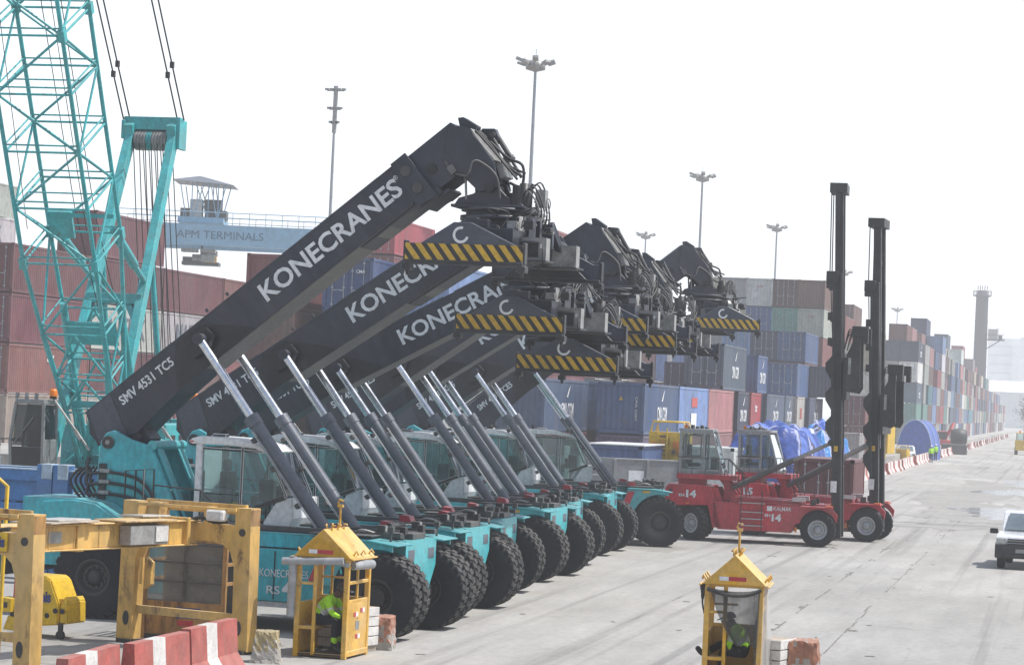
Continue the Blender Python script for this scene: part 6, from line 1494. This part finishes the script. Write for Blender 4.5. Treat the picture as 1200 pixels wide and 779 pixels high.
def tarp(x, y, z, rx, ry, h, rz, label, seed, mats):
    r = random.Random(seed); n, m_ = 48, 60; vs = []; ph = [r.uniform(0, 6.28) for _ in range(6)]
    for i in range(n + 1):
        u = i / n; a = math.pi * u
        for j in range(m_ + 1):
            v = j / m_; e = 1 - abs(2 * v - 1) ** 6 * .25
            q = 1 + .05 * math.sin(5 * a + ph[0] + 4 * v) + .035 * math.sin(13 * v + ph[1] + 3 * a) + .025 * math.sin(23 * v + 9 * a + ph[2]) + .015 * math.sin(41 * v - 15 * a + ph[3])
            vs.append((rx * math.cos(a) * q * e, (v - .5) * 2 * ry, h * max(0, math.sin(a)) ** .7 * q * e))
    fs = []; ms = []
    b = MB()
    for i in range(n):
        for j in range(m_):
            f = (i * (m_ + 1) + j, (i + 1) * (m_ + 1) + j, (i + 1) * (m_ + 1) + j + 1, i * (m_ + 1) + j + 1)
            fs.append(f); ms.append(0)
    b.v = vs; b.f = fs; b.m = ms; b.sm = [True] * len(fs)
    for j in (0, m_): b.f.append([i * (m_ + 1) + j for i in range(n + 1)]); b.m.append(0); b.sm.append(False)
    o = tag(mk('tarpaulin_load', b, mats, None, 0, (x, y, z), (0, 0, rz)), label, 'covered load', 'loads wrapped in blue tarpaulin')
    return o
tarp(-13.3, 126.5, .0, 2.25, 3.4, 4.1, R(-4), 'big rounded load under creased blue and white tarpaulin behind the second cab', 3, [TM1])
tarp(-11.6, 131.5, .0, 1.25, 3.0, 4.1, R(-4), 'narrower load under bright blue tarpaulin, right of the bigger wrapped load', 8, [TM2])
b = MB(); b.tube((0, 0, 0), (0, 0, 1.0), .35, n=16); b.lathe([(.37, .3), (.39, .33), (.37, .36)], (0, 0, 0), (0, 0, 1), 16); b.lathe([(.37, .66), (.39, .69), (.37, .72)], (0, 0, 0), (0, 0, 1), 16)
o = tag(mk('drum', b, [BARW], None, 0, (-10.5, 106, 0)), 'white drum on the ground left of the lone maroon container', 'drum')
# grey skip behind the last reach stacker
t = thing('skip', 'long grey steel skip behind the last reach stacker', 'skip', (-18.0, 109.2, 0), R(24))
b = MB(); b.xz([(-3.4, .15), (-3.4, 1.75), (-.9, 1.75), (-.55, 2.45), (2.6, 2.45), (2.6, .15)], -1.1, -1.04); b.xz([(-3.4, .15), (-3.4, 2.45), (2.6, 2.45), (2.6, .15)], 1.04, 1.1); b.bb(-3.4, 2.6, -1.1, 1.1, .12, .2); b.bb(-3.46, -3.4, -1.1, 1.1, .15, 2.3); b.bb(2.6, 2.66, -1.1, 1.1, .15, 2.45)
for x in (-2.4, -.5, .9, 2.3): b.bb(x - .06, x + .06, -1.16, -1.1, .15, 1.75 if x < -.9 else 2.45)
b.bar((-3.4, -1.07, 1.75), (-.9, -1.07, 1.75), .12, .08); b.bar((-.5, -1.07, 2.45), (2.6, -1.07, 2.45), .12, .08)
mk('shell', b, [SKIPG], t, .012); b = MB(); b.bb(.1, .75, -1.108, -1.10, 1.5, 2.0); mk('sign', b, [LETTER], t)
for x in (-2.6, -1.95):
    b = MB(); b.bb(x - .1, x + .1, -1.35, -1.15, .2, 2.9); mk('post', b, [STEELW], t, .01)

# blue steel frames stacked at the left
t = thing('flat_rack', 'blue steel flat rack frames with pale post caps, left behind the yellow frame', 'steel frame', (-23.75, 58.6, 0), R(-3)); t.scale = (1.12, 1.05, .95)
b = MB()
for x, z1 in ((-2.6, 3.15), (-1.25, 3.1), (-.72, 3.05), (.62, 2.92), (.98, 2.92)): b.bb(x - .17, x + .17, -.5, -.16, 0, z1, 0)
for s in (-.33, .9):
    b.bb(-3.2, 2.1, s - .12, s + .12, 2.50, 2.76, 0); b.bb(-3.2, 2.1, s - .15, s + .15, 2.76, 2.80, 1); b.bb(-3.2, 2.1, s - .06, s + .06, 1.75, 1.95, 0); b.bb(-3.2, 2.6, s - .12, s + .12, .5, .8, 0)
b.bb(-3.2, .5, -.30, -.24, 1.0, 2.5, 0); b.bb(.8, 2.1, .7, .76, .8, 2.2, 0)
for x in (-2.2, -1.9, -.3, 0): b.bb(x - .09, x + .09, -.31, -.295, 1.55, 2.0, 2)
for x in (1.5, 2.05): b.bb(x - .05, x + .05, -.4, -.2, .5, 2.6, 0)
mk('rack', b, [BLUE, BLUEL, BLACK], t, .012)
for x, z in ((-2.6, 3.15), (-1.25, 3.1), (-.72, 3.05), (.62, 2.92), (.98, 2.92)):
    b = MB(); b.bb(x - .06, x + .17, -.53, -.14, z - .35, z + .02, 0); mk('post_cap', b, [BLUEL], t, .012)
b = MB(); b.path([(-.75, 0, 0), (-.75, 0, 2.75), (-.65, 0, 3.0), (-.3, 0, 3.05), (-.1, 0, 2.9), (-.12, 0, 0)], .035, n=8)
tag(mk('guard_rail', b, [YELB], None, 0, (-17.75, 43.2, 0)), 'bent yellow guard tube at the picture edge', 'guard rail')
# ------------------------------------------------------------------ light, air, camera
W = bpy.data.worlds.new('World'); sc.world = W; W.use_nodes = True
N, Lk = W.node_tree.nodes, W.node_tree.links
sky = N.new('ShaderNodeTexSky'); sky.sky_type = 'NISHITA'; sky.sun_disc = False
SUN = Vector((.50, .10, .86)).normalized()
el = math.asin(SUN.z); az = math.atan2(SUN.x, SUN.y)
sky.sun_elevation = el; sky.sun_rotation = az; sky.dust_density = 1.6; sky.air_density = 1.1; sky.altitude = 0
Lk.new(sky.outputs[0], N['Background'].inputs[0]); N['Background'].inputs[1].default_value = .14
sl = bpy.data.lights.new('sun', 'SUN'); sl.energy = 5.0; sl.angle = R(.6); sl.color = (1, .975, .935)
so = bpy.data.objects.new('sun', sl); col.objects.link(so); so.rotation_euler = SUN.to_track_quat('Z', 'Y').to_euler()
b = MB(); b.bb(-4000, 4000, -400, 7000, -20, 190)
hz = bpy.data.materials.new('sea_haze'); hz.use_nodes = True
n_, l_ = hz.node_tree.nodes, hz.node_tree.links; n_.remove(n_['Principled BSDF'])
ab = n_.new('ShaderNodeVolumeAbsorption'); em = n_.new('ShaderNodeEmission'); ad = n_.new('ShaderNodeAddShader')
SIG = .00055
ab.inputs['Color'].default_value = (0, 0, 0, 1); ab.inputs['Density'].default_value = SIG
em.inputs[0].default_value = (.955, .98, 1.04, 1); em.inputs[1].default_value = SIG * 1.13
l_.new(ab.outputs[0], ad.inputs[0]); l_.new(em.outputs[0], ad.inputs[1]); l_.new(ad.outputs[0], n_['Material Output'].inputs['Volume'])
h = mk('haze', b, [hz]); tag(h, 'pale sea haze hanging over the whole yard', 'haze', kind='stuff')

b = MB(); b.bb(-4000, 4000, -400, 7000, 192, 900)
hc = bpy.data.materials.new('sky_glow_volume'); hc.use_nodes = True
n_, l_ = hc.node_tree.nodes, hc.node_tree.links; n_.remove(n_['Principled BSDF'])
em = n_.new('ShaderNodeEmission'); em.inputs[0].default_value = (1., .995, .985, 1); em.inputs[1].default_value = .000115  # emission-only layer, added above the yard haze to whiten the sky
l_.new(em.outputs[0], n_['Material Output'].inputs['Volume'])
h = mk('sky_glow_layer', b, [hc]); tag(h, 'added glowing haze layer high up that whitens the sky', 'haze', kind='stuff')
cam = bpy.data.cameras.new('camera'); co = bpy.data.objects.new('camera', cam); col.objects.link(co); sc.camera = co
cam.sensor_width = 36; cam.lens = 36 * 3100 / 1200; cam.clip_start = .5; cam.clip_end = 9000
roll = .045; ux, uy = 645 * math.cos(roll) + 103.5 * math.sin(roll), -645 * math.sin(roll) + 103.5 * math.cos(roll)
yaw = math.atan2(ux, 3100); pit = math.atan2(uy, math.hypot(3100, ux) )
pit = math.atan(uy / 3100)
fwd = Vector((-math.sin(yaw) * 1, math.cos(yaw), 0))
# columns of the camera frame in world axes
dv = Vector((ux, uy, 3100)).normalized(); up_ = Vector((0, -math.cos(pit), math.sin(pit))); up_ = (up_ - dv * up_.dot(dv)).normalized(); rt = dv.cross(up_)
if rt.x < 0: rt = -rt
# rows: world x,y,z axes in (right, down, forward)
Rm = Matrix((rt, dv, up_))                     # maps unrolled camera vector -> world vector
cr_, sr_ = math.cos(roll), math.sin(roll)
right = Rm @ Vector((cr_, -sr_, 0)); down = Rm @ Vector((sr_, cr_, 0)); forw = Rm @ Vector((0, 0, 1))
co.matrix_world = Matrix(((right.x, -down.x, -forw.x, 0), (right.y, -down.y, -forw.y, 0), (right.z, -down.z, -forw.z, 4.85), (0, 0, 0, 1)))
sc.view_settings.view_transform = 'Standard'; sc.view_settings.look = 'None'; sc.view_settings.exposure = 0
sc.cycles.max_bounces = 6; sc.cycles.transparent_max_bounces = 12; sc.cycles.use_denoising = True
